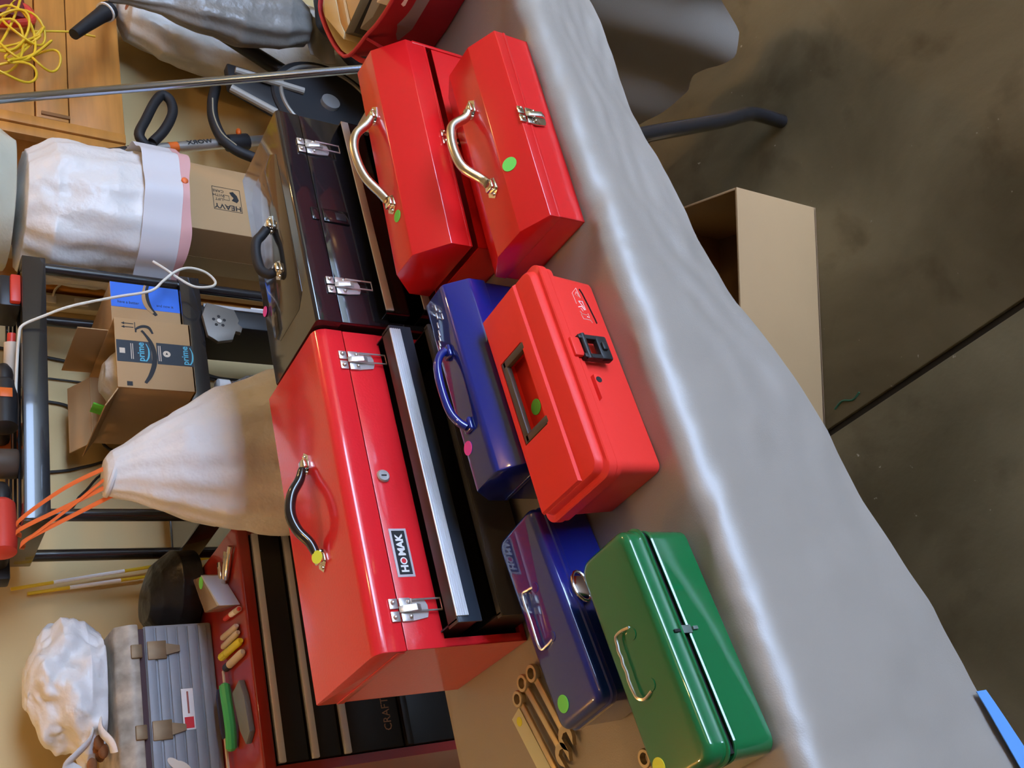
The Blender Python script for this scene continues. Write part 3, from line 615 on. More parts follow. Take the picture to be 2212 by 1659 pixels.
# ------------------------------------------------------------------ canvas tote at the far end
def tote():
    t = thing('canvas_tote', 'wine red canvas tote with cream lining at the far end of the table', 'bag', (0, 0, 0))
    BASE = [(1.150, 0.125), (1.115, 0.135), (1.078, 0.112), (1.064, 0.05), (1.062, 0.02), (1.062, -0.03), (1.064, -0.075), (1.082, -0.098), (1.135, -0.098), (1.152, 0.0)]
    RIM = [(1.250, 0.161), (1.190, 0.180), (1.053, 0.137), (1.016, 0.051), (1.004, 0.016), (0.998, -0.031), (1.004, -0.085), (1.035, -0.118), (1.200, -0.118), (1.262, 0.02)]
    def ring(f, z, k=0.0):
        P = [Vector((a[0]+(b[0]-a[0])*f, a[1]+(b[1]-a[1])*f, z)) for a, b in zip(BASE, RIM)]; c = sum(P, Vector())/len(P)
        P = [c+(p-c)*(1-k) for p in P]; n = len(P); out = []
        for i in range(n):
            a, b, d, e = P[i-1], P[i], P[(i+1) % n], P[(i+2) % n]
            for q in range(5):
                u = q/5; out.append(0.5*((2*b)+(d-a)*u+(2*a-5*b+4*d-e)*u*u+(3*b-a-3*d+e)*u**3))
        return out
    def shell(lev, name, m, th):
        b = MB(); R = [[b.bm.verts.new(p) for p in r] for r in lev]; n = len(R[0])
        for A, B in zip(R, R[1:]):
            for j in range(n): b.bm.faces.new((A[j], A[(j+1) % n], B[(j+1) % n], B[j]))
        b.bm.faces.new(R[0][::-1]); b.solid(th); return b.build(name, m, t, ang=60)
    shell([ring(0, TZ+0.001), ring(0.10, TZ+0.02), ring(0.42, TZ+0.07), ring(0.75, TZ+0.115), ring(1.0, TZ+0.149)], 'shell', tote_red, 0.0015)
    shell([ring(0, TZ+0.005, 0.06), ring(0.42, TZ+0.07, 0.05), ring(0.98, TZ+0.147, 0.035)], 'lining', cream_m, 0.0012)
    MB().tube(ring(1.0, TZ+0.150), 0.0032, 8, closed=True).build('binding', tote_hem, t)
    MB().tube(bez([(1.040, 0.118, TZ+0.148), (1.022, 0.112, TZ+0.130), (1.014, 0.096, TZ+0.108), (1.012, 0.074, TZ+0.106), (1.012, 0.066, TZ+0.126), (1.019, 0.064, TZ+0.147)], 6), 0.0048, 8, flat=0.45).build('strap_loop', tote_hem, t)
    z0, z1 = TZ+0.012, TZ+0.156
    b = thing('framed_board', 'cream board with tan rim and black edge standing inside the red tote', 'board', (0, 0, 0))
    MB().prism([(1.235, 0.146), (1.178, 0.160), (1.074, 0.119), (1.083, 0.111), (1.113, 0.118), (1.195, 0.113)], 'z', TZ+0.06, z1, 0.001).build('cream_panel', cream_m, b)
    MB().prism([(1.195, 0.112), (1.113, 0.117), (1.082, 0.110), (1.080, 0.096), (1.174, 0.093)], 'z', TZ+0.06, z1-0.001, 0.001).build('tan_rim', tan_m, b)
    MB().prism([(1.174, 0.092), (1.082, 0.094), (1.090, 0.021), (1.15, 0.0)], 'z', TZ+0.05, z1-0.006, 0.001).build('inner_panel', mat('pale insert', (0.66, 0.52, 0.35), 0.6), b)
    MB().prism([(1.079, 0.110), (1.051, 0.084), (1.057, -0.006), (1.088, 0.021)], 'z', TZ+0.07, z1, 0.001).build('black_edge', black_plastic, b)
    p = thing('grey_pouch', 'grey fabric pouch with a white corner tucked in the red tote', 'pouch', (0, 0, 0))
    MB().prism([(1.055, -0.008), (1.043, 0.068), (1.022, 0.024), (1.020, -0.04), (1.060, -0.08)], 'z', TZ+0.08, z1-0.002, 0.002).build('pouch', mat('grey felt', (0.22, 0.20, 0.19), 0.9), p)
    MB().prism([(1.030, -0.034), (1.022, -0.004), (1.008, -0.024), (1.010, -0.055)], 'z', TZ+0.12, z1+0.004, 0.001).build('white_card', white_print, p)
tote()

# ------------------------------------------------------------------ cardboard box under the table
def open_carton(name, label, loc, rz, Lx, Ly, Hh, th=0.005):
    t = thing(name, label, 'box', loc, rz)
    MB().box((0, 0, 0), (Lx, Ly, th)).build('bottom', card_dark, t)
    MB().box((0, 0, 0), (Lx, th, Hh), 0.001).build('front_panel', card, t)
    MB().box((0, Ly-th, 0), (Lx, Ly, Hh), 0.001).build('back_panel', card, t)
    MB().box((0, th, 0), (th, Ly-th, Hh), 0.001).build('side_panel', card, t)
    MB().box((Lx-th, th, 0), (Lx, Ly-th, Hh), 0.001).build('side_panel', card, t)
    return t
open_carton('cardboard_box', 'open plain brown cardboard box on the floor under the table', (0.322, 0.181, 0.0), math.atan2(-0.186, 0.399), 0.50, 0.26, 0.222)
MB().tube(bez([(0.40, 0.117, 0.0015), (0.405, 0.095, 0.0015), (0.395, 0.075, 0.0015), (0.40, 0.055, 0.0015)], 4), 0.002, 6).build('green_string', mat('dull green string', (0.02, 0.10, 0.05), 0.7))
tag(bpy.data.objects['green_string'], 'short green string on the floor beside the floor joint', 'string')

# ------------------------------------------------------------------ red tool chest behind the table
def chest():
    X0, X1, Y0, Y1, Ht = 0.048, 0.546, 0.95, 1.40, 0.878
    t = thing('tool_chest', 'dark red rolling tool chest with black drawers and pale pull strips', 'cabinet', (X0, Y0, 0))
    Lx, Ly = X1-X0, Y1-Y0
    b = MB(); b.box((0, 0.004, 0.08), (0.018, Ly, Ht-0.006)); b.box((Lx-0.018, 0.004, 0.08), (Lx, Ly, Ht-0.006)); b.box((0, Ly-0.01, 0.08), (Lx, Ly, Ht-0.006)); b.box((0, 0.01, 0.08), (Lx, Ly, 0.10))
    b.build('carcass', chest_red, t)
    MB().box((-0.003, -0.010, Ht-0.026), (Lx+0.003, Ly, Ht), 0.005, 3).build('top', chest_red, t)
    zs = [(0.786, 0.848), (0.720, 0.782), (0.585, 0.716), (0.450, 0.581), (0.315, 0.446), (0.11, 0.311)]
    for i, (a, c) in enumerate(zs):
        d = MB().box((0.020, -0.002, a), (Lx-0.020, 0.40, c), 0.002).build('drawer', chest_black, t)
        if i < 3: MB().box((0.020, -0.010, c-0.0155), (Lx-0.020, -0.001, c-0.001), 0.002).build('pull_strip', aluminium if i else aluminium, d)
        else: MB().box((0.020, -0.008, c-0.016), (Lx-0.020, -0.001, c-0.001), 0.002).build('pull_strip', chest_black, d)
        if i == 2: text('CRAFTSMAN', 0.024, (0.115, -0.0022, 0.612), (1, 0, 0), (0, 0, 1), mat('dull copper badge', (0.32, 0.15, 0.07), 0.4, metal=0.6), d, sx=0.9)
    for x in (0.05, Lx-0.05):
        for y in (0.06, Ly-0.06):
            MB().lathe([(0.04, -0.012), (0.04, 0.012)], (x, y, 0.04), 18, 'x').build('caster', rubber, t)
chest()
CT = 0.878
# old grey ribbed metal box
def greybox():
    t = thing('metal_case', 'old grey ribbed metal case with grimy cream lid on the tool chest', 'toolbox', (0.105, 1.145, CT), 0.0)
    Lx, Ly = 0.310, 0.21
    b = MB(); b.box((0, 0, 0), (Lx, Ly, 0.140), 0.006)
    b.build('body', grey_hammer, t)
    r = MB()
    for k, z in enumerate((0.012, 0.034, 0.055, 0.076, 0.098)): r.box((0.006, -0.0035, z), (Lx-0.006, 0.002, z+0.018), 0.003)
    r.box((0.004, -0.0045, 0.120), (Lx-0.004, 0.002, 0.138), 0.003); r.build('ribbed_front', grey_hammer, t)
    lid = MB().prism([(-0.004, 0.150), (-0.004, 0.168), (0.010, 0.196), (Ly*0.6, 0.202), (Ly, 0.19), (Ly, 0.150)], 'x', -0.004, Lx+0.004, 0.005).build('lid', lid_dirty, t)
    MB().box((0.006, 0.004, 0.139), (Lx-0.006, Ly-0.004, 0.152)).build('lid_gap', mat('dark maroon gap fill', (0.05, 0.012, 0.012), 0.6), t)  # dark maroon block filling the gap below the lid
    for x in (0.255, 0.095):
        l = MB(); l.box((x-0.019, -0.0075, 0.098), (x+0.019, -0.004, 0.136), 0.0015); l.prism([(x-0.012, 0.10), (x+0.012, 0.10), (x+0.006, 0.072), (x-0.006, 0.072)], 'y', -0.009, -0.004); l.box((x-0.014, -0.009, 0.146), (x+0.014, -0.003, 0.168), 0.002)
        l.build('latch', steel_dull, t)
    lb = MB().box((0.090, -0.0046, 0.052), (0.172, -0.0034, 0.076), 0.0003).build('label_plate', white_print, t)
    MB().box((0.093, -0.0052, 0.055), (0.115, -0.0044, 0.073)).build('red_field', red_print, lb)
    MB().box((0.122, -0.0052, 0.062), (0.166, -0.0044, 0.0655)).build('print_line', mat('brick print', (0.35, 0.10, 0.07), 0.6), lb)
    for x, z in ((0.028, 0.098), (0.020, 0.082)): MB().disc((x, -0.0046, z), (0.1, -1, 0.1), 0.018, 0.002, 20, ry=0.008).build('cream_tag', mk_cream, t)
greybox()

# ------------------------------------------------------------------ soft bags
def blob(name, label, cat, c, rings, m, seed=0, amp=0.012, pleat=0.0, np_=14, n=64, nv=40, fs=9.0, group=None, parent=None, build=True):
    # rings: (z, rx, ry, dx, dy) from bottom to top, smoothly blended
    Z = [r[0] for r in rings]
    def at(v):
        f = v*(len(rings)-1); i = min(int(f), len(rings)-2); u = f-i; u = u*u*(3-2*u)
        return [a+(b-a)*u for a, b in zip(rings[i], rings[i+1])]
    def fn(u, v):
        z, rx, ry, dx, dy = at(v); a = 2*PI*u
        k = 1+pleat*math.sin(a*np_+3*nz((v*3, seed, 0)))
        p = V(c[0]+dx+rx*k*math.cos(a), c[1]+dy+ry*k*math.sin(a), c[2]+z)
        w = min(1, min(rx, ry)/0.03)
        q = nz((p.x*fs+seed*7, p.y*fs, p.z*fs)) + 0.5*abs(nz((p.x*fs*2.3, p.y*fs*2.3+seed, p.z*fs*2.3)))
        return p + V(math.cos(a), math.sin(a), 0.15)*q*amp*w
    mb = MB().grid(fn, n, nv, closed_u=True, capv=True)
    o = mb.build(name, m, parent, ang=70)
    if label: tag(o, label, cat, group)
    return o
blob('plastic_bag', 'crumpled white plastic bag resting on the grey metal case', 'bag', (0.315, 1.245, CT+0.203), [(0.0, 0.05, 0.05, 0, 0), (0.004, 0.115, 0.075, 0, 0), (0.035, 0.135, 0.085, 0.005, 0), (0.08, 0.115, 0.08, 0.03, 0.0), (0.115, 0.075, 0.06, 0.03, 0), (0.138, 0.03, 0.03, 0.02, 0), (0.143, 0.004, 0.004, 0.02, 0)], film, 3, 0.034, fs=17, n=110, nv=60)
pb = bpy.data.objects['plastic_bag']
MB().tube(bez([(0.235, 1.19, CT+0.235), (0.205, 1.17, CT+0.245), (0.180, 1.16, CT+0.270), (0.165, 1.17, CT+0.285), (0.150, 1.18, CT+0.265)], 6), [0.012]*25, 8, flat=0.35).build('knotted_handle', film, pb)
MB().tube(bez([(0.245, 1.18, CT+0.222), (0.215, 1.155, CT+0.226), (0.190, 1.145, CT+0.212), (0.172, 1.15, CT+0.206)], 6), [0.012]*19, 8, flat=0.35).build('knotted_handle', film, pb)
nut = MB()
for k in range(5): nut.ball((0.185+0.02*math.sin(k*2.1), 1.20+0.014*math.cos(k*3.3), CT+0.217+0.008*(k % 3)), 0.012, 2, (1.2, 1, 0.8))
tag(nut.build('rag_bundle', mat('rust brown rag', (0.28, 0.11, 0.04), 0.9, var=0.4, vscale=40)), 'rust brown rag bundled beside the white plastic bag', 'rag')
blob('black_pouch', 'black padded pouch on the tool chest beside the grey case', 'bag', (0.520, 1.240, CT), [(0.001, 0.05, 0.05, 0, 0), (0.006, 0.085, 0.095, 0, 0), (0.05, 0.092, 0.105, 0, 0), (0.085, 0.075, 0.085, -0.01, 0.01), (0.105, 0.04, 0.05, -0.02, 0.01), (0.110, 0.004, 0.004, -0.02, 0.01)], film_black, 5, 0.012, fs=8)
# small clear case with green dot
cc = thing('clear_case', 'small clear plastic case with a green dot on the chest, before the black pouch', 'box', (0, 0, CT))
P4 = [(0.500, 1.118), (0.482, 1.052), (0.385, 0.968), (0.405, 1.062)]
MB().prism(P4, 'z', 0.001, 0.040, 0.003).build('case', mat('brown tinted case', (0.30, 0.21, 0.14), 0.25, coat=0.5), cc)
MB().prism([(0.484, 1.054), (0.476, 1.040), (0.380, 0.956), (0.386, 0.972)], 'z', 0.001, 0.044, 0.002).build('end_strip', mat('frosted edge', (0.55, 0.58, 0.66), 0.2), cc)
MB().disc((0.470, 1.062, 0.0402), (0, 0, 1), 0.013, 0.0008).build('price_sticker', dot_green, cc)
def rod(name, label, cat, a, b, r, m, parts=(), group=None, flat=None, z=None):
    a, b = Vector(a), Vector(b); t = thing(name, label, cat, a, 0, group); d = b-a
    MB().tube([V(0, 0, 0), d*0.08, d*0.92, d], [r*0.6, r, r, r*0.6], 10, flat=flat).build('barrel', m, t)
    for f0, f1, mm, nm in parts: MB().tube([d*f0, d*f1], r*1.06, 10).build(nm, mm, t)
    return t
zt = CT+0.008
for (a, b, l) in (((0.505, 0.957), (0.452, 1.005), 'longest chrome socket bar lying nearest the chest front edge'), ((0.500, 1.030), (0.452, 1.036), 'chrome socket bar lying against the black pouch'), ((0.506, 0.985), (0.445, 1.020), 'middle one of the chrome socket bars on the chest')):
    rod('socket_bar', l, 'tool', (*a, zt), (*b, zt), 0.006, chrome, ((0.0, 0.2, chrome, 'drive_end'),), 'chrome bars on the chest')
rod('marker_pen', 'slim red and white marker pen on the chest top', 'pen', (0.371, 0.952, zt-0.002), (0.383, 1.045, zt-0.002), 0.0055, tool_red, ((0.04, 0.25, mk_cream, 'cap'), (0.25, 0.55, white_print, 'sleeve')))
rod('marker_pen', 'cream pen on the chest, leftmost-but-red one', 'pen', (0.344, 0.975, zt-0.001), (0.351, 1.068, zt-0.001), 0.0065, mk_cream)
bpy.data.objects['marker_pen.001']['label'] = 'cream pen lying next to the red and white pen on the chest'
rod('marker_pen', 'second cream pen, between the first cream pen and the yellow one', 'pen', (0.330, 0.972, zt-0.001), (0.333, 1.070, zt-0.001), 0.0065, mk_cream)
rod('marker_pen', 'thick yellow marker on the chest top', 'pen', (0.309, 0.960, zt), (0.316, 1.080, zt), 0.008, mk_yellow, ((0.72, 0.98, mk_yellow, 'cap'),))
rod('marker_pen', 'thick cream marker with dark tip beside the yellow marker', 'pen', (0.285, 0.955, zt), (0.287, 1.045, zt), 0.008, mk_cream, ((0.9, 1.15, black_plastic, 'tip'),))
kn = thing('utility_knife', 'green handled utility knife lying in front of the grey case', 'knife', (0, 0, CT+0.012))
MB().tube(bez([(0.258, 1.068, 0), (0.230, 1.060, 0.002), (0.195, 1.052, 0.003), (0.160, 1.053, 0.002), (0.128, 1.066, 0)], 6), [0.006]+[0.011]*23+[0.006], 10).build('handle', mk_green, kn)
MB().box((0.259, 1.064, -0.002), (0.285, 1.073, 0.001), 0.0005).build('blade', mk_cream, kn)
kb = thing('file_handle', 'navy plastic handled file against the grey case', 'tool', (0, 0, CT+0.010))
MB().tube([(0.258, 1.105, 0), (0.24, 1.105, 0), (0.18, 1.100, 0), (0.160, 1.100, 0)], [0.006, 0.009, 0.009, 0.006], 10).build('grip', mk_blue, kb)
MB().box((0.10, 1.096, -0.002), (0.162, 1.104, 0.002)).build('blade', mk_cream, kb)
st = MB().prism([(0.240, 0.985), (0.228, 1.030), (0.150, 1.010), (0.118, 0.985), (0.135, 0.958), (0.205, 0.968)], 'z', CT+0.0005, CT+0.012, 0.002).build('sharpening_stone', slate)
tag(st, 'grey pointed sharpening stone near the chest front edge', 'stone')
# dowels on the wall
for a, b, l, w0, w1 in (((0.615, 1.428, 1.22), (0.79, 1.425, 0.004), 'taller yellow rod with a white band standing against the wall', 0.072, 0.20), ((0.607, 1.438, 1.185), (0.745, 1.425, 0.004), 'shorter yellow rod with a white band standing against the wall', 0.075, 0.17)):
    t = thing('marker_rod', l, 'rod', a, 0, 'yellow rods'); d = Vector(b)-Vector(a)
    MB().tube([V(0, 0, 0), d], 0.0042, 8).build('rod', yellow_m, t); MB().tube([d*w0, d*w1], 0.0046, 8).build('white_band', white_print, t)

# ------------------------------------------------------------------ hanging kitchen bag
hb = blob('trash_bag', 'full white trash bag hanging by orange drawstrings from the black rack', 'bag', (0.675, 0.845, 0), [(0.40, 0.01, 0.01, 0, 0), (0.41, 0.10, 0.08, 0, 0), (0.50, 0.155, 0.125, 0.0, 0), (0.68, 0.180, 0.135, 0.0, 0), (0.82, 0.178, 0.125, -0.01, 0.0), (0.93, 0.152, 0.105, -0.018, 0.01), (1.01, 0.105, 0.08, -0.024, 0.03), (1.08, 0.058, 0.048, -0.03, 0.055), (1.12, 0.034, 0.030, -0.035, 0.07), (1.13, 0.026, 0.022, -0.037, 0.075)], film, 11, 0.016, pleat=0.03, np_=13, fs=6, nv=60)
for p in ([(0.66, 0.915, 1.12), (0.645, 0.985, 1.19), (0.612, 1.06, 1.258), (0.606, 1.085, 1.252)], [(0.625, 0.905, 1.105), (0.608, 0.98, 1.18), (0.592, 1.06, 1.258), (0.590, 1.085, 1.252)], [(0.605, 0.885, 1.085), (0.588, 0.97, 1.165), (0.566, 1.05, 1.248), (0.566, 1.085, 1.25)], [(0.645, 0.91, 1.115), (0.60, 0.985, 1.185), (0.562, 1.055, 1.252), (0.566, 1.085, 1.246)]):
    MB().tube(bez(p, 5), 0.0055, 8, flat=0.3).build('drawstring', orange_tape, hb)
MB().tube([(0.636+0.038*math.cos(a), 0.912+0.034*math.sin(a), 1.118-0.012*math.cos(a)) for a in [k*2*PI/20 for k in range(20)]], 0.006, 8, closed=True).build('gathered_rim', film, hb)

# ------------------------------------------------------------------ black rack
def rack():
    X0, X1, Y0, Y1 = 0.635, 1.290, 1.10, 1.335
    t = thing('metal_rack', 'black metal storage rack standing against the back wall', 'shelf', (0, 0, 0))
    for x in (X0+0.013, X1-0.013):
        for y in (Y0+0.014, Y1-0.014): MB().cyl((x, y, 0.0), (x, y, 1.245), 0.0135, 14).build('post', black_steel, t)
    for z0, z1 in ((1.195, 1.245), (0.840, 0.890), (0.45, 0.50)):
        for nm, a, b in (('beam', (X0-0.004, Y0-0.006, z0), (X1+0.004, Y0+0.004, z1)), ('beam', (X0-0.004, Y1-0.004, z0), (X1+0.004, Y1+0.006, z1)), ('side_beam', (X0-0.006, Y0, z0), (X0+0.004, Y1, z1)), ('side_beam', (X1-0.004, Y0, z0), (X1+0.006, Y1, z1))):
            MB().box(a, b, 0.002).build(nm, black_steel, t)
        if z0 < 1: MB().box((X0+0.004, Y0+0.004, z1-0.008), (X1-0.004, Y1-0.004, z1-0.002)).build('shelf_deck', black_steel, t)
        else:
            for k in range(4): MB().box((X0+0.01, Y0+0.02+k*0.058, z1-0.010), (X1-0.01, Y0+0.038+k*0.058, z1-0.003)).build('deck_bar', black_steel, t)
rack()
# cables on the wall
def cable(label, pts, r=0.003, m=None, name='cable'):
    o = MB().tube(bez(pts, 7), r, 8).build(name, m or cable_m); return tag(o, label, 'cable')
yw = 1.444
cable('thin cable on the wall nearest the power strip', [(1.30, yw, 1.45), (1.249, yw, 1.135), (1.234, yw, 1.006), (1.24, yw, 0.84), (1.22, yw, 0.70)], 0.0045)
cable('thin cable running down the wall behind the smile-arrow carton', [(1.20, yw, 1.45), (1.186, yw, 1.136), (1.176, yw, 1.008), (1.15, yw, 0.80)], 0.0025)
cable('black cable curving left behind the open carton', [(1.13, yw, 1.45), (1.116, yw, 1.132), (1.09, yw, 1.07), (1.05, yw, 1.025), (0.98, yw, 0.98), (0.96, yw, 0.80)], 0.004)
cable('black cable crossing to the hanging trash bag', [(0.90, yw, 1.45), (0.917, yw, 1.14), (0.935, yw, 1.05), (0.959, yw, 0.967), (0.965, yw, 0.80)], 0.004)
cable('lowest thin cable on the wall by the left rack post', [(0.76, yw, 1.45), (0.80, yw, 1.13), (0.86, yw, 1.06), (0.93, yw, 0.98), (0.94, yw, 0.75)], 0.003)
cable('black cable swooping along the wall under the rack shelf', [(1.35, yw, 0.78), (1.244, yw, 0.735), (1.223, yw, 0.639), (1.24, yw, 0.542), (1.30, yw, 0.47)], 0.006)
cable('white cord looping over the rack front', [(1.30, 1.06, 0.96), (1.273, 1.05, 0.935), (1.247, 1.045, 0.908), (1.223, 1.04, 0.872), (1.230, 1.04, 0.831), (1.248, 1.04, 0.819), (1.273, 1.04, 0.842), (1.279, 1.04, 0.881), (1.264, 1.042, 0.913), (1.233, 1.045, 0.944), (1.196, 1.043, 0.977), (1.168, 1.045, 1.055), (1.132, 1.05, 1.150), (1.111, 1.07, 1.205), (1.090, 1.085, 1.246), (1.067, 1.095, 1.252), (1.018, 1.12, 1.252), (0.944, 1.14, 1.252)], 0.0033, white_cord, 'white_cord')
ps = thing('power_strip', 'cream power strip mounted on the wall behind the rack', 'power strip', (1.40, 1.425, 0.85))
MB().box((0, 0, 0), (0.045, 0.024, 0.42), 0.004).build('housing', mat('cream plastic housing', (0.62, 0.58, 0.44), 0.5), ps)
for z in (0.10, 0.18, 0.26): MB().box((0.010, -0.003, z), (0.035, 0.001, z+0.035), 0.002).build('outlet', white_print, ps)
MB().tube(bez([(0.03, -0.004, 0.27), (0.05, -0.02, 0.26), (0.08, -0.03, 0.22), (0.10, -0.03, 0.12)], 6), 0.003, 8).build('plug_lead', white_cord, ps)
tag(MB().box((1.455, 1.415, 0.0), (1.535, 1.445, 1.55), 0.003).build('wood_plank', wood_m), 'orange pine plank standing against the wall behind the rack', 'plank')

# ------------------------------------------------------------------ cartons on the rack
def arc(cx, cz, pts, w, m, parent, name, y):
    P = bez([(x, y, z) for x, z in pts], 8); n = len(P)
    b = MB(); A = []; B = []
    for i, p in enumerate(P):
        d = (P[min(i+1, n-1)]-P[max(i-1, 0)]).normalized(); q = Vector((-d.z, 0, d.x)); ww = w*(0.25+0.75*math.sin(PI*min(0.92, 0.12+i/(n-1)))**0.8)
        A.append(b.bm.verts.new(p+q*ww)); B.append(b.bm.verts.new(p-q*ww))
    for i in range(n-1): b.bm.faces.new((A[i], A[i+1], B[i+1], B[i]))
    b.solid(0.0004); return b.build(name, m, parent)
def cartonA():
    x0, y0, z0 = 0.927, 1.050, 0.8905; Lx, Ly, Hh = 0.187, 0.26, 0.172
    t = open_carton('delivery_carton', 'open carton with curved arrow and dark tape on the rack', (x0, y0, z0), 0.0, Lx, Ly, Hh, 0.004)
    f = lambda p: (p[0]-x0, p[1]-z0)
    tp = MB().box((0.068, -0.0006, 0.094), (0.126, 0.0002, Hh-0.002)).box((0.068, -0.0006, 0.0), (0.126, 0.0002, 0.082)).build('printed_tape', navy_tape, t)
    for z, s in ((0.117, 0.022), (0.018, 0.022)):
        text('prime', s, (0.097, -0.0008, z), (1, 0, 0), (0, 0, 1), cyan_print, tp, bold=0.0003)
        arc(0, 0, [(0.072, z-0.010), (0.085, z-0.016), (0.105, z-0.017), (0.120, z-0.012)], 0.0018, cyan_print, tp, 'tape_swoosh', -0.0009)
    MB().disc((0.097, -0.0007, 0.060), (0, -1, 0), 0.0085, 0.0003).build('tape_disc', mk_cream, tp)
    MB().prism([(0.095, 0.057), (0.101, 0.060), (0.095, 0.063)], 'y', -0.0014, -0.0009).build('play_mark', black_print, tp)
    MB().box((0.090, -0.0009, 0.152), (0.104, -0.0005, 0.164), 0.0001).build('tape_badge', mk_cream, tp)
    for z in (0.138, 0.134, 0.077, 0.073): MB().box((0.076, -0.0009, z), (0.118, -0.0006, z+0.0016)).build('tape_print_line', mk_cream, tp)
    arc(0, 0, [(0.014, 0.112), (0.035, 0.100), (0.065, 0.090), (0.095, 0.088), (0.125, 0.094), (0.150, 0.108), (0.156, 0.113)], 0.0055, black_print, t, 'curved_arrow', -0.0012)
    arc(0, 0, [(0.150, 0.088), (0.166, 0.096), (0.168, 0.110), (0.160, 0.124), (0.150, 0.126)], 0.0035, black_print, t, 'arrow_head', -0.0012)
    for x in (0.163, 0.173):
        MB().box((x-0.0009, -0.0007, 0.130), (x+0.0009, 0.0001, 0.150)).build('up_arrow', black_print, t); MB().prism([(x-0.0035, 0.150), (x+0.0035, 0.150), (x, 0.157)], 'y', -0.0007, 0.0001).build('up_arrow', black_print, t)
    MB().box((0.158, -0.0007, 0.126), (0.178, 0.0001, 0.1275)).build('arrow_base_line', black_print, t)
    MB().box((0.005, -0.0007, 0.140), (0.016, 0.0001, 0.152)).build('dark_patch', black_print, t)
    # left side flap and folded film inside
    MB().box((-0.055, 0.004, Hh-0.003), (0.002, Ly-0.02, Hh), 0.0008, rot=Matrix.Rotation(0.55, 3, 'Y'), at=(0, 0, Hh)).build('flap', card, t)
    MB().box((0.003, Ly-0.006, Hh-0.003), (Lx-0.003, Ly+0.07, Hh), 0.0008, rot=Matrix.Rotation(0.6, 3, 'X'), at=(0, Ly, Hh)).build('flap', card, t)
    MB().disc((-0.0008, 0.10, 0.03), (-1, 0, 0), 0.02, 0.0004, 20, ry=0.006).build('side_print', card_dark, t)
    blob('packing_film', 'crumpled clear packing film inside the open carton', 'packaging', (x0+0.092, y0+0.11, z0+0.006), [(0.0, 0.06, 0.08, 0, 0), (0.07, 0.075, 0.09, 0, 0), (0.14, 0.065, 0.08, 0, 0), (0.172, 0.03, 0.04, 0, 0), (0.176, 0.004, 0.004, 0, 0)], film_clear, 21, 0.012, fs=18, n=40, nv=24)
    tag(MB().box((x0+0.05, y0+0.18, z0+0.10), (x0+0.054, y0+0.22, z0+0.185), 0.001, rot=Matrix.Rotation(0.3, 3, 'Y')).build('green_card', mat('neon green card', (0.15, 0.70, 0.05), 0.6)), 'small neon green card sticking out of the open carton', 'card')
cartonA()
def cartonB():
    x0, y0, z0 = 1.118, 1.108, 0.8905; Lx, Ly, Hh = 0.143, 0.20, 0.162
    t = thing('delivery_carton', 'carton with a blue printed tape, right of the open carton on the rack', 'box', (x0, y0, z0), 0)
    MB().box((0, 0, 0), (Lx, Ly, Hh), 0.002).build('carton', card, t)
    tp = MB().box((0.070, -0.0006, 0.0005), (Lx-0.001, 0.0004, Hh-0.001)).build('printed_tape', blue_tape, t)
    text('have a better', 0.011, (0.085, -0.0008, 0.122), (0, 0, -1), (1, 0, 0), navy_tape, tp, sx=0.85)
    text('and now it', 0.011, (0.085, -0.0008, 0.036), (0, 0, -1), (1, 0, 0), navy_tape, tp, sx=0.85)
    arc(0, 0, [(0.055, 0.058), (0.075, 0.072), (0.100, 0.078), (0.125, 0.077), (0.142, 0.073)], 0.0062, black_print, t, 'curved_arrow', -0.0012)
    arc(0, 0, [(0.060, 0.066), (0.078, 0.079), (0.100, 0.085), (0.125, 0.084), (0.142, 0.080)], 0.005, card, t, 'tape_cutout', -0.0014)
    MB().box((0.0, 0.004, Hh-0.001), (0.003, 0.19, Hh+0.075), 0.0008).build('flap', card, t)
cartonB()
# things on the lower deck
bt = thing('spray_bottle', 'clear bottle with a pale blue label on the lower rack shelf', 'bottle', (1.035, 1.19, 0.4985))
MB().lathe([(0.038, 0), (0.040, 0.01), (0.040, 0.18), (0.034, 0.22), (0.018, 0.245), (0.016, 0.27)], (0, 0, 0), 24).build('bottle', clearp, bt)
MB().lathe([(0.0405, 0.03), (0.0408, 0.031), (0.0408, 0.165), (0.0405, 0.166)], (0, 0, 0), 24).build('label_wrap', pale_blue, bt)
MB().lathe([(0.020, 0.262), (0.021, 0.29), (0.012, 0.295)], (0, 0, 0), 18).build('cap', white_print, bt)
gd = thing('tool_guard', 'grey notched metal tool guard hanging below the rack beam', 'guard', (1.15, 1.085, 0.795))
MB().prism([(0.058, 0.038), (0.045, -0.030), (0.012, -0.040), (0.004, -0.032), (-0.006, -0.046), (-0.024, -0.040), (-0.018, -0.026), (-0.046, -0.018), (-0.056, 0.020), (-0.040, 0.044), (0.020, 0.052)], 'y', -0.008, 0.004, 0.0015).build('plate', mat('grey cast metal', (0.20, 0.19, 0.17), 0.5, metal=0.4), gd)
for k in range(5): MB().disc((0.014*math.cos(k*1.26)+0.005, -0.0082, 0.012+0.014*math.sin(k*1.26)), (0, -1, 0), 0.004, 0.0005).build('bolt_hole', black_print, gd)
MB().disc((0.005, -0.0082, 0.012), (0, -1, 0), 0.006, 0.002).build('hub', nickel, gd)
cs = thing('tool_case', 'flat black tool case with a pale strip below the rack shelf', 'case', (1.180, 1.130, 0.4985))
MB().box((0, 0, 0), (0.060, 0.16, 0.335), 0.006).build('case', black_plastic, cs)
MB().box((0.052, -0.004, 0.05), (0.062, 0.001, 0.325), 0.001).build('pale_strip', mat('pale edge strip', (0.45, 0.45, 0.46), 0.5), cs)
MB().box((0.060, -0.002, 0.0), (0.068, 0.001, 0.20), 0.001).build('paper_slip', white_print, cs)

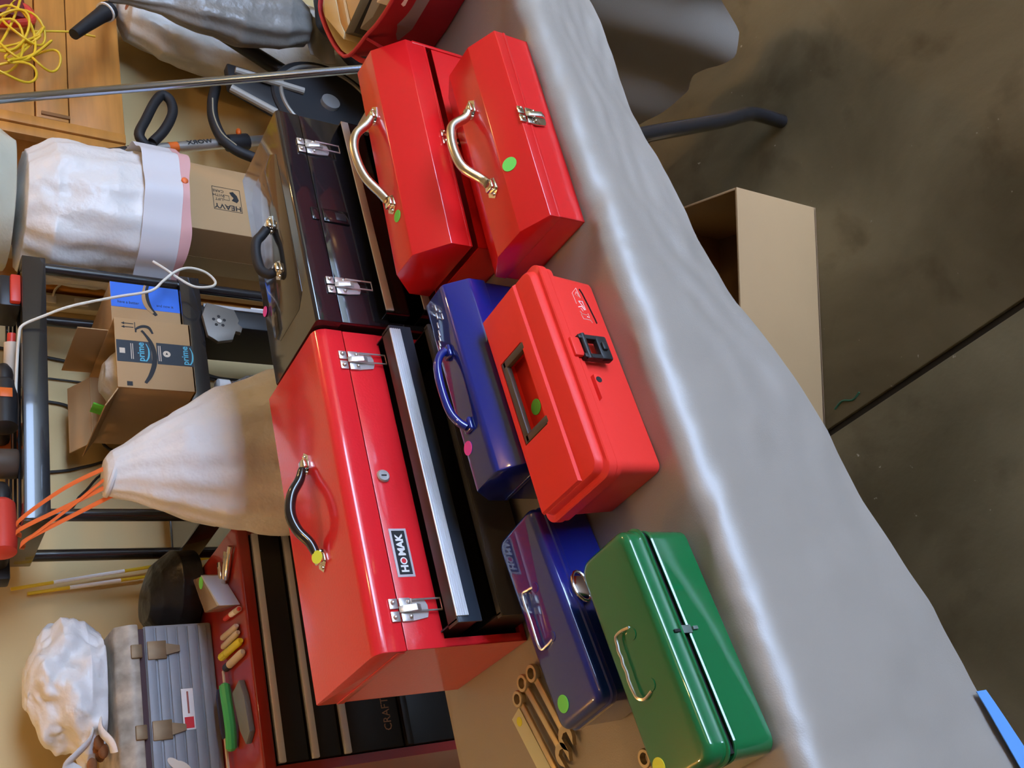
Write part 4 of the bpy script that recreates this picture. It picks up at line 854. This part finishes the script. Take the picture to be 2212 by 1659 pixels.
# ------------------------------------------------------------------ power tools on the rack top
RT = 1.243
def drill(label, loc, rz, body, accent, sc=1.0):
    t = thing('cordless_drill', label, 'drill', loc, rz, 'power tools on the rack')
    s = sc
    MB().lathe([(0.016*s, -0.085*s), (0.030*s, -0.08*s), (0.033*s, -0.02*s), (0.030*s, 0.045*s), (0.022*s, 0.055*s)], (0, 0, 0.034*s), 20, 'x').build('motor_housing', body, t)
    MB().lathe([(0.020*s, 0.055*s), (0.022*s, 0.075*s), (0.020*s, 0.09*s), (0.012*s, 0.105*s), (0.008*s, 0.108*s)], (0, 0, 0.034*s), 18, 'x').build('chuck', black_plastic, t)
    MB().tube([(-0.02*s, 0.0, 0.030*s), (-0.035*s, 0.06*s, 0.026*s), (-0.04*s, 0.105*s, 0.028*s)], [0.018*s, 0.017*s, 0.022*s], 12).build('grip', black_plastic, t)
    MB().box((-0.085*s, 0.105*s, 0.002), (0.015*s, 0.145*s, 0.060*s), 0.006*s).build('battery', accent, t)
    return t
drill('red and black cordless drill at the near left end of the rack', (0.660, 1.175, RT), 0.15, tool_red, black_plastic, 0.9)
drill('black cordless drill with an orange patch in the middle of the rack', (0.935, 1.150, RT), 0.1, black_plastic, orange_m, 0.9)
MB().box((-0.012, -0.031, 0.018), (0.012, -0.0295, 0.042), 0.002).build('orange_badge', orange_m, bpy.data.objects['cordless_drill.001'])
jr = thing('paint_can', 'dark can with a white lid standing on the rack top', 'can', (0.800, 1.185, RT))
MB().lathe([(0.030, 0), (0.032, 0.003), (0.032, 0.062), (0.030, 0.064)], (0, 0, 0), 24).build('can', mat('brown can', (0.10, 0.07, 0.05), 0.4), jr)
MB().lathe([(0.033, 0.060), (0.034, 0.062), (0.034, 0.076), (0.031, 0.078)], (0, 0, 0), 24).build('lid', white_print, jr)
MB().lathe([(0.0325, 0.052), (0.0328, 0.053), (0.0328, 0.058), (0.0325, 0.059)], (0, 0, 0), 24).build('red_band', tool_red, jr)
lv_ = thing('battery_charger', 'black battery charger with a bright red clip at the right end of the rack', 'charger', (1.165, 1.105, RT))
MB().box((0, 0.012, 0), (0.085, 0.10, 0.045), 0.006).build('housing', black_plastic, lv_)
MB().box((0.004, 0.0, 0.002), (0.080, 0.014, 0.024), 0.004).build('red_clip', tool_red, lv_)
MB().box((0.02, 0.02, 0.045), (0.06, 0.08, 0.07), 0.005).build('battery', mat('grey plastic', (0.12, 0.12, 0.12), 0.5), lv_)
tb = thing('glue_tube', 'white glue tube with a red cap on the rack top', 'tube', (1.085, 1.15, RT), -0.3)
MB().tube([(0, 0, 0.016), (-0.07, 0, 0.014), (-0.10, 0, 0.006)], [0.015, 0.015, 0.006], 14).build('tube', mk_cream, tb)
MB().cyl((0.0, 0, 0.016), (0.022, 0, 0.016), 0.009, 12).build('cap', tool_red, tb)

# ------------------------------------------------------------------ carton and wrapped bundle right of the rack
def heavy():
    x0, y0 = 1.465, 1.10; Lx, Ly, Hh = 0.232, 0.30, 0.905
    t = thing('moving_carton', 'tall brown carton printed HEAVY upside down, right of the rack', 'box', (x0, y0, 0), 0)
    MB().box((0, 0, 0), (Lx, Ly, Hh), 0.003).build('carton', card, t)
    MB().box((-0.0008, 0.115, 0.0), (0.0005, 0.185, Hh)).build('tape', mat('brown tape', (0.40, 0.26, 0.12), 0.3), t)
    f = MB(); xa, xb, za, zb = 0.078, 0.160, 0.696, 0.774; w = 0.0013
    for a, b in (((xa, za), (xb, za+w)), ((xa, zb-w), (xb, zb)), ((xa, za), (xa+w, zb)), ((xb-w, za), (xb, zb))): f.box((a[0], -0.0006, a[1]), (b[0], 0.0002, b[1]))
    fr = f.build('printed_frame', black_print, t)
    # the carton stands on its head, so the print is turned over
    text('HEAVY', 0.024, (0.092, -0.0004, 0.735), (0, 0, 1), (-1, 0, 0), black_print, fr, bold=0.0004, sx=1.0)
    for i, wd in enumerate(('LIFT', 'WITH', 'CARE')): text(wd, 0.0125, (0.116+i*0.0145, -0.0004, 0.757), (0, 0, 1), (-1, 0, 0), black_print, fr)
    MB().prism([(0.112, 0.708), (0.122, 0.702), (0.138, 0.706), (0.150, 0.716), (0.146, 0.726), (0.136, 0.722), (0.128, 0.716), (0.118, 0.722)], 'y', -0.0007, 0.0002).build('lifting_figure', black_print, fr)
    q = MB()
    for a, b in (((0.116, 0.728), (0.134, 0.729)), ((0.116, 0.743), (0.134, 0.744)), ((0.116, 0.728), (0.1172, 0.744)), ((0.1328, 0.728), (0.134, 0.744))): q.box((a[0], -0.0006, a[1]), (b[0], 0.0002, b[1]))
    q.build('carried_box', black_print, fr)
heavy()
wb = blob('trash_bag', 'crinkled white bag with pink hem sitting on the HEAVY carton', 'bag', (1.512, 1.17, 0.906), [(-0.0, 0.06, 0.05, 0, 0), (0.0, 0.175, 0.165, 0, 0), (0.03, 0.185, 0.175, 0, 0), (0.14, 0.190, 0.175, 0, 0), (0.27, 0.180, 0.165, -0.01, 0), (0.33, 0.15, 0.13, -0.01, 0), (0.345, 0.02, 0.02, 0, 0)], film, 31, 0.018, pleat=0.02, np_=17, fs=9, n=96, nv=50)
def skirt(z0, z1, k): return lambda u, v: V(1.512+(0.187+k)*math.cos(PI*(0.98+0.98*u))*(1+0.02*math.sin(u*40)), 1.17+(0.178+k)*math.sin(PI*(0.98+0.98*u))*(1+0.03*math.sin(u*31)), z0+(z1-z0)*v+0.006*math.sin(u*17)*(1-v))
MB().grid(skirt(0.892, 0.99, 0.020), 90, 8).solid(0.001).build('hem_band', mat('white hem film', (0.68, 0.66, 0.67), 0.4), wb)
MB().grid(skirt(0.876, 0.898, 0.021), 90, 4).solid(0.001).build('pink_hem', pink_tape, wb)
MB().ball((1.50, 0.970, 0.892), 0.010, 2, (1, 0.4, 0.9)).build('orange_tab', orange_tape, wb)
blob('wrapped_bundle', 'cloudy plastic wrapped bundle stacked on top of the crinkled white bag', 'bag', (1.53, 1.19, 1.256), [(0.0, 0.05, 0.05, 0, 0), (0.004, 0.18, 0.14, 0, 0), (0.06, 0.205, 0.165, 0, 0), (0.18, 0.205, 0.165, 0, 0), (0.28, 0.15, 0.12, 0, 0), (0.31, 0.01, 0.01, 0, 0)], mat('greenish bubble film', (0.66, 0.64, 0.50), 0.35, var=0.12, vscale=8, bump=0.6, bscale=90), 37, 0.02, fs=8, n=80)

# ------------------------------------------------------------------ string trimmer leaning by the wall
def trimmer():
    t = thing('string_trimmer', 'silver string trimmer with black loop handle leaning against the wall', 'trimmer', (0, 0, 0))
    a = Vector((1.806, 1.235, 1.000)); b = Vector((1.984, 1.235, 0.545)); d = (b-a)
    P = lambda k: a+d*k
    MB().tube([P(-0.22), P(0.05), P(0.12)], [0.014, 0.014, 0.017], 14).build('upper_shaft', black_plastic, t)
    sh = MB().tube([P(0.10), P(2.05)], 0.0165, 16).build('shaft', silver_m, t)
    MB().tube([P(2.0), P(2.1)], [0.03, 0.045], 16).build('motor_head', black_plastic, t)
    MB().tube([P(0.16), P(0.27)], 0.0235, 14).build('clamp', black_plastic, t)
    c = P(0.2)
    hl = [V(1.846, 1.222, 0.900), V(1.875, 1.210, 0.922), V(1.939, 1.208, 0.900), V(2.018, 1.206, 0.869), V(2.052, 1.205, 0.845), V(2.034, 1.205, 0.824), V(1.984, 1.206, 0.822), V(1.912, 1.208, 0.850), V(1.860, 1.215, 0.885)]
    MB().tube(bez(hl, 5), 0.0145, 12).build('loop_handle', rubber, t)
    MB().tube([P(0.76), P(0.90)], 0.0255, 14).build('clamp', black_plastic, t)
    g = P(0.87)
    gp = [V(1.871, 1.205, 0.585), V(1.892, 1.208, 0.640), V(1.933, 1.21, 0.679), V(2.001, 1.21, 0.697), V(2.074, 1.21, 0.694), V(2.150, 1.21, 0.676)]
    MB().tube(bez(gp, 6), 0.0165, 12).build('guard_arm', rubber, t)
    MB().tube(bez([p+V(0.004, -0.0155, 0.004) for p in gp[1:5]], 6), 0.0022, 6).build('bright_seam', mat('khaki seam', (0.35, 0.3, 0.2), 0.6), t)
    MB().ball(P(0.86)+V(0.022, -0.018, 0.012), 0.012, 2, (1.2, 0.8, 0.7)).build('orange_button', orange_m, t)
    u = d.normalized(); sd = Vector((0, 0, 1)); sd = (V(1, 0, 0)-u*u.x).normalized()
    text('WORX', 0.020, P(0.56)+V(0, -0.0172, 0), -u, -sd if False else sd.cross(-u).cross(-u).normalized()*-1, black_print, sh, bold=0.0006, sx=1.3)
    MB().tube([P(0.36), P(0.42)], 0.0168, 14).build('orange_band', orange_m, sh)
trimmer()

# ------------------------------------------------------------------ pole leaning on the wall
pa, pbm = Vector((1.761, 0.7, 0.479)), Vector((1.783, 1.1, 1.291)); pd = (pbm-pa)
p0 = pa - pd*(0.479/pd.z); p1 = pa + pd*((1.43-0.7)/pd.y)
pole = thing('metal_pole', 'long shiny blue black metal pole leaning against the wall', 'pole', p0)
MB().tube([V(0, 0, 0.004), p1-p0], 0.0115, 18).build('tube', pole_m, pole)
MB().tube([V(0, 0, 0.002), (p1-p0)*0.02], 0.0135, 16).build('end_cap', rubber, pole)

# ------------------------------------------------------------------ pine wall cabinet with cord
def cabinet():
    x0, y0, z0 = 1.845, 1.265, 0.945; x1, z1 = 2.75, 1.75
    t = thing('pine_cabinet', 'orange pine board cabinet fixed on the wall at the upper right', 'cabinet', (x0, y0, z0))
    Lx, Hz = x1-x0, z1-z0
    MB().box((0.01, 0.02, 0.01), (Lx, 1.448-y0, Hz), 0.002).build('carcass', wood_m, t)
    for i, (a, c) in enumerate(((0.0, 0.148), (0.151, 0.235), (0.238, 0.42), (0.423, 0.60), (0.603, Hz))):
        o = MB().box((0.072, -0.004 if i % 2 else 0.0, a), (Lx, 0.022, c), 0.002).build('plank', wood_h, t)
    MB().box((0.036, -0.006, 0.0), (0.070, 0.022, Hz), 0.002).build('stile', wood_m, t)
    MB().box((0.0, 0.0, 0.0), (0.034, 0.024, Hz), 0.002).build('stile', wood_m, t)
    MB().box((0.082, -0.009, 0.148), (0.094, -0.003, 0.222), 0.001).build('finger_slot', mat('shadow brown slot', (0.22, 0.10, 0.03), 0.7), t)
cabinet()
random.seed(3)
def loop(cx, cz, rx, rz, ph, n=26, y=1.215, tilt=0.0):
    return [(cx+rx*math.cos(a+ph), y+0.012*math.sin(2*a+ph)-0.01, cz+rz*math.sin(a)+tilt*math.cos(a)) for a in [k*2*PI/n for k in range(n)]]
yc = thing('cord_tangle', 'tangled yellow cord hanging in front of the pine cabinet', 'cord', (2.07, 1.190, 1.22))
for i, (cx, cz, rx, rz, ph, tl) in enumerate(((0.06, 0.03, 0.10, 0.05, 0.3, 0.03), (0.03, 0.00, 0.08, 0.045, 1.0, -0.02), (-0.02, -0.01, 0.06, 0.05, 2.0, 0.02), (0.09, 0.05, 0.13, 0.035, 0.7, -0.02), (-0.01, -0.055, 0.038, 0.036, 0.2, 0.0), (-0.10, 0.03, 0.030, 0.055, 0.4, 0.015), (0.02, 0.03, 0.05, 0.07, 1.4, 0.0), (0.10, 0.0, 0.06, 0.05, 0.1, 0.02), (0.05, 0.05, 0.09, 0.06, 2.6, 0.0), (0.00, 0.06, 0.11, 0.05, 0.9, 0.03))):
    MB().tube(loop(cx, cz, rx, rz, ph, y=0.01*math.sin(i*2.2)-0.004, tilt=tl), 0.0036, 8, closed=True).build('coil', yellow_m, yc)
MB().tube(bez([(0.10, 0.0, -0.02), (0.12, 0.0, -0.07), (0.14, 0.0, -0.13), (0.145, 0.0, -0.19)], 6), 0.0032, 8).build('loose_end', yellow_m, yc)
rt_ = thing('red_clamp', 'red clamp hanging on the pine cabinet above the yellow cord', 'clamp', (2.25, 1.243, 1.19))
MB().tube(bez([(-0.03, 0, 0.12), (-0.02, -0.01, 0.06), (0.0, -0.01, 0.02), (0.03, 0, 0.0), (0.07, 0, 0.01), (0.09, 0, 0.06)], 6), 0.012, 10).build('jaw', tool_red, rt_)
MB().box((0.02, -0.012, 0.02), (0.10, 0.012, 0.12), 0.006).build('body', mat('dark maroon plastic', (0.14, 0.015, 0.02), 0.5), rt_)

# ------------------------------------------------------------------ exercise bike with bag on its handlebar
def bike():
    t = thing('exercise_bike', 'dark exercise bike by the wall with a plastic bag on its handlebar', 'exercise bike', (0, 0, 0))
    pale = mat('pale grey stripe', (0.30, 0.28, 0.24), 0.45)
    c = (2.05, 1.10, 0.365)
    w = MB().lathe([(0.02, -0.016), (0.180, -0.016), (0.186, -0.010), (0.186, 0.010), (0.180, 0.016), (0.02, 0.016)], c, 48, 'y').build('flywheel', rubber, t)
    MB().tube([(c[0]+0.158*math.cos(a), c[1]-0.017, c[2]+0.158*math.sin(a)) for a in [k*2*PI/56 for k in range(56)]], 0.0065, 8, closed=True).build('rim', mat('dull rim', (0.30, 0.28, 0.25), 0.4, metal=0.5), w)
    MB().lathe([(0.03, -0.03), (0.03, 0.03)], c, 20, 'y').build('hub', nickel, w)
    MB().tube([(2.41, 1.15, 0.98), (2.36, 1.145, 0.72), (2.18, 1.14, 0.42), (2.06, 1.14, 0.05)], [0.018, 0.022, 0.026, 0.03], 14).build('front_post', black_plastic, t)
    MB().cyl((2.10, 1.088, 0.66), (2.07, 1.076, 0.45), 0.011, 10).build('fork_stripe', pale, t)
    MB().cyl((2.02, 1.09, 0.68), (1.945, 1.076, 0.555), 0.012, 10).build('fork_stripe', pale, t)
    MB().prism([(2.135, 0.68), (2.045, 0.68), (1.955, 0.50), (2.02, 0.40), (2.115, 0.42)], 'y', 1.095, 1.13, 0.006).build('shroud', black_plastic, t)
    MB().cyl((2.06, 1.00, 0.03), (2.06, 1.16, 0.03), 0.025, 14).build('front_foot', black_plastic, t)
    MB().cyl((2.07, 1.14, 0.10), (2.75, 1.14, 0.10), 0.022, 12).build('base_rail', black_plastic, t)
    MB().cyl((2.75, 1.00, 0.03), (2.75, 1.16, 0.03), 0.025, 14).build('rear_foot', black_plastic, t)
    MB().cyl((2.66, 1.14, 0.10), (2.72, 1.14, 0.80), 0.020, 12).build('seat_post', black_plastic, t)
    MB().box((2.62, 1.06, 0.80), (2.86, 1.18, 0.86), 0.025, 3).build('saddle', rubber, t)
    MB().tube(bez([(2.185, 1.06, 1.018), (2.20, 1.09, 1.005), (2.32, 1.13, 0.99), (2.41, 1.15, 0.975)], 6), 0.011, 12).build('handlebar', nickel, t)
    g = MB().tube([(2.045, 1.06, 1.118), (2.085, 1.06, 1.091), (2.145, 1.06, 1.049), (2.185, 1.06, 1.020)], [0.015, 0.017, 0.021, 0.026], 14).build('grip', rubber, t)
    MB().tube([(2.168, 1.06, 1.033), (2.172, 1.06, 1.030)], 0.0285, 16).build('white_ring', white_print, g)
bike()
gb = blob('shopping_bag', 'grey plastic bag hanging from the exercise bike handlebar', 'bag', (2.27, 1.00, 0), [(0.43, 0.01, 0.01, 0.03, 0), (0.44, 0.07, 0.05, 0.02, 0), (0.52, 0.115, 0.075, 0.02, 0), (0.66, 0.120, 0.075, 0, 0), (0.78, 0.095, 0.06, -0.02, 0), (0.90, 0.045, 0.035, -0.04, 0.01), (0.98, 0.018, 0.02, -0.06, 0.02), (1.03, 0.012, 0.015, -0.075, 0.03)], film_grey, 41, 0.014, pleat=0.05, np_=9, fs=8, nv=54)
wt_ = blob('trash_bag', 'cloudy white trash bag with pink drawstring behind the grey shopping bag', 'bag', (2.53, 1.30, 0), [(0.02, 0.10, 0.08, 0, 0), (0.03, 0.20, 0.10, 0, 0), (0.30, 0.235, 0.115, 0.0, 0), (0.60, 0.21, 0.10, 0, 0), (0.80, 0.17, 0.085, 0.0, 0), (0.90, 0.10, 0.07, -0.02, 0), (0.93, 0.02, 0.02, -0.03, 0)], film_clear, 43, 0.02, pleat=0.03, np_=12, fs=6, nv=54)
MB().tube(bez([(2.40, 1.20, 0.93), (2.47, 1.19, 0.90), (2.52, 1.19, 0.86), (2.56, 1.185, 0.80), (2.60, 1.19, 0.74)], 6), 0.016, 8, flat=0.25).build('pink_drawstring', pink_tape, wt_)
sp = MB().grid(lambda u, v: V(2.20+0.17*u, 1.045-0.03*u+0.01*math.sin(v*5), 0.335+0.09*v+0.03*u*v), 10, 8).solid(0.001).build('paper_sheet', mat('off white paper', (0.50, 0.47, 0.42), 0.7)); tag(sp, 'off white paper sheet stuck below the grey shopping bag', 'paper')
blob('black_trash_bag', 'black trash bag slumped on the floor behind the red tote', 'bag', (2.26, 0.82, 0), [(0.001, 0.15, 0.12, 0, 0), (0.01, 0.30, 0.20, 0, 0), (0.16, 0.33, 0.22, 0, 0), (0.34, 0.27, 0.19, 0.02, 0), (0.44, 0.15, 0.11, 0.04, 0), (0.48, 0.01, 0.01, 0.05, 0)], film_black, 47, 0.03, fs=5, n=72)
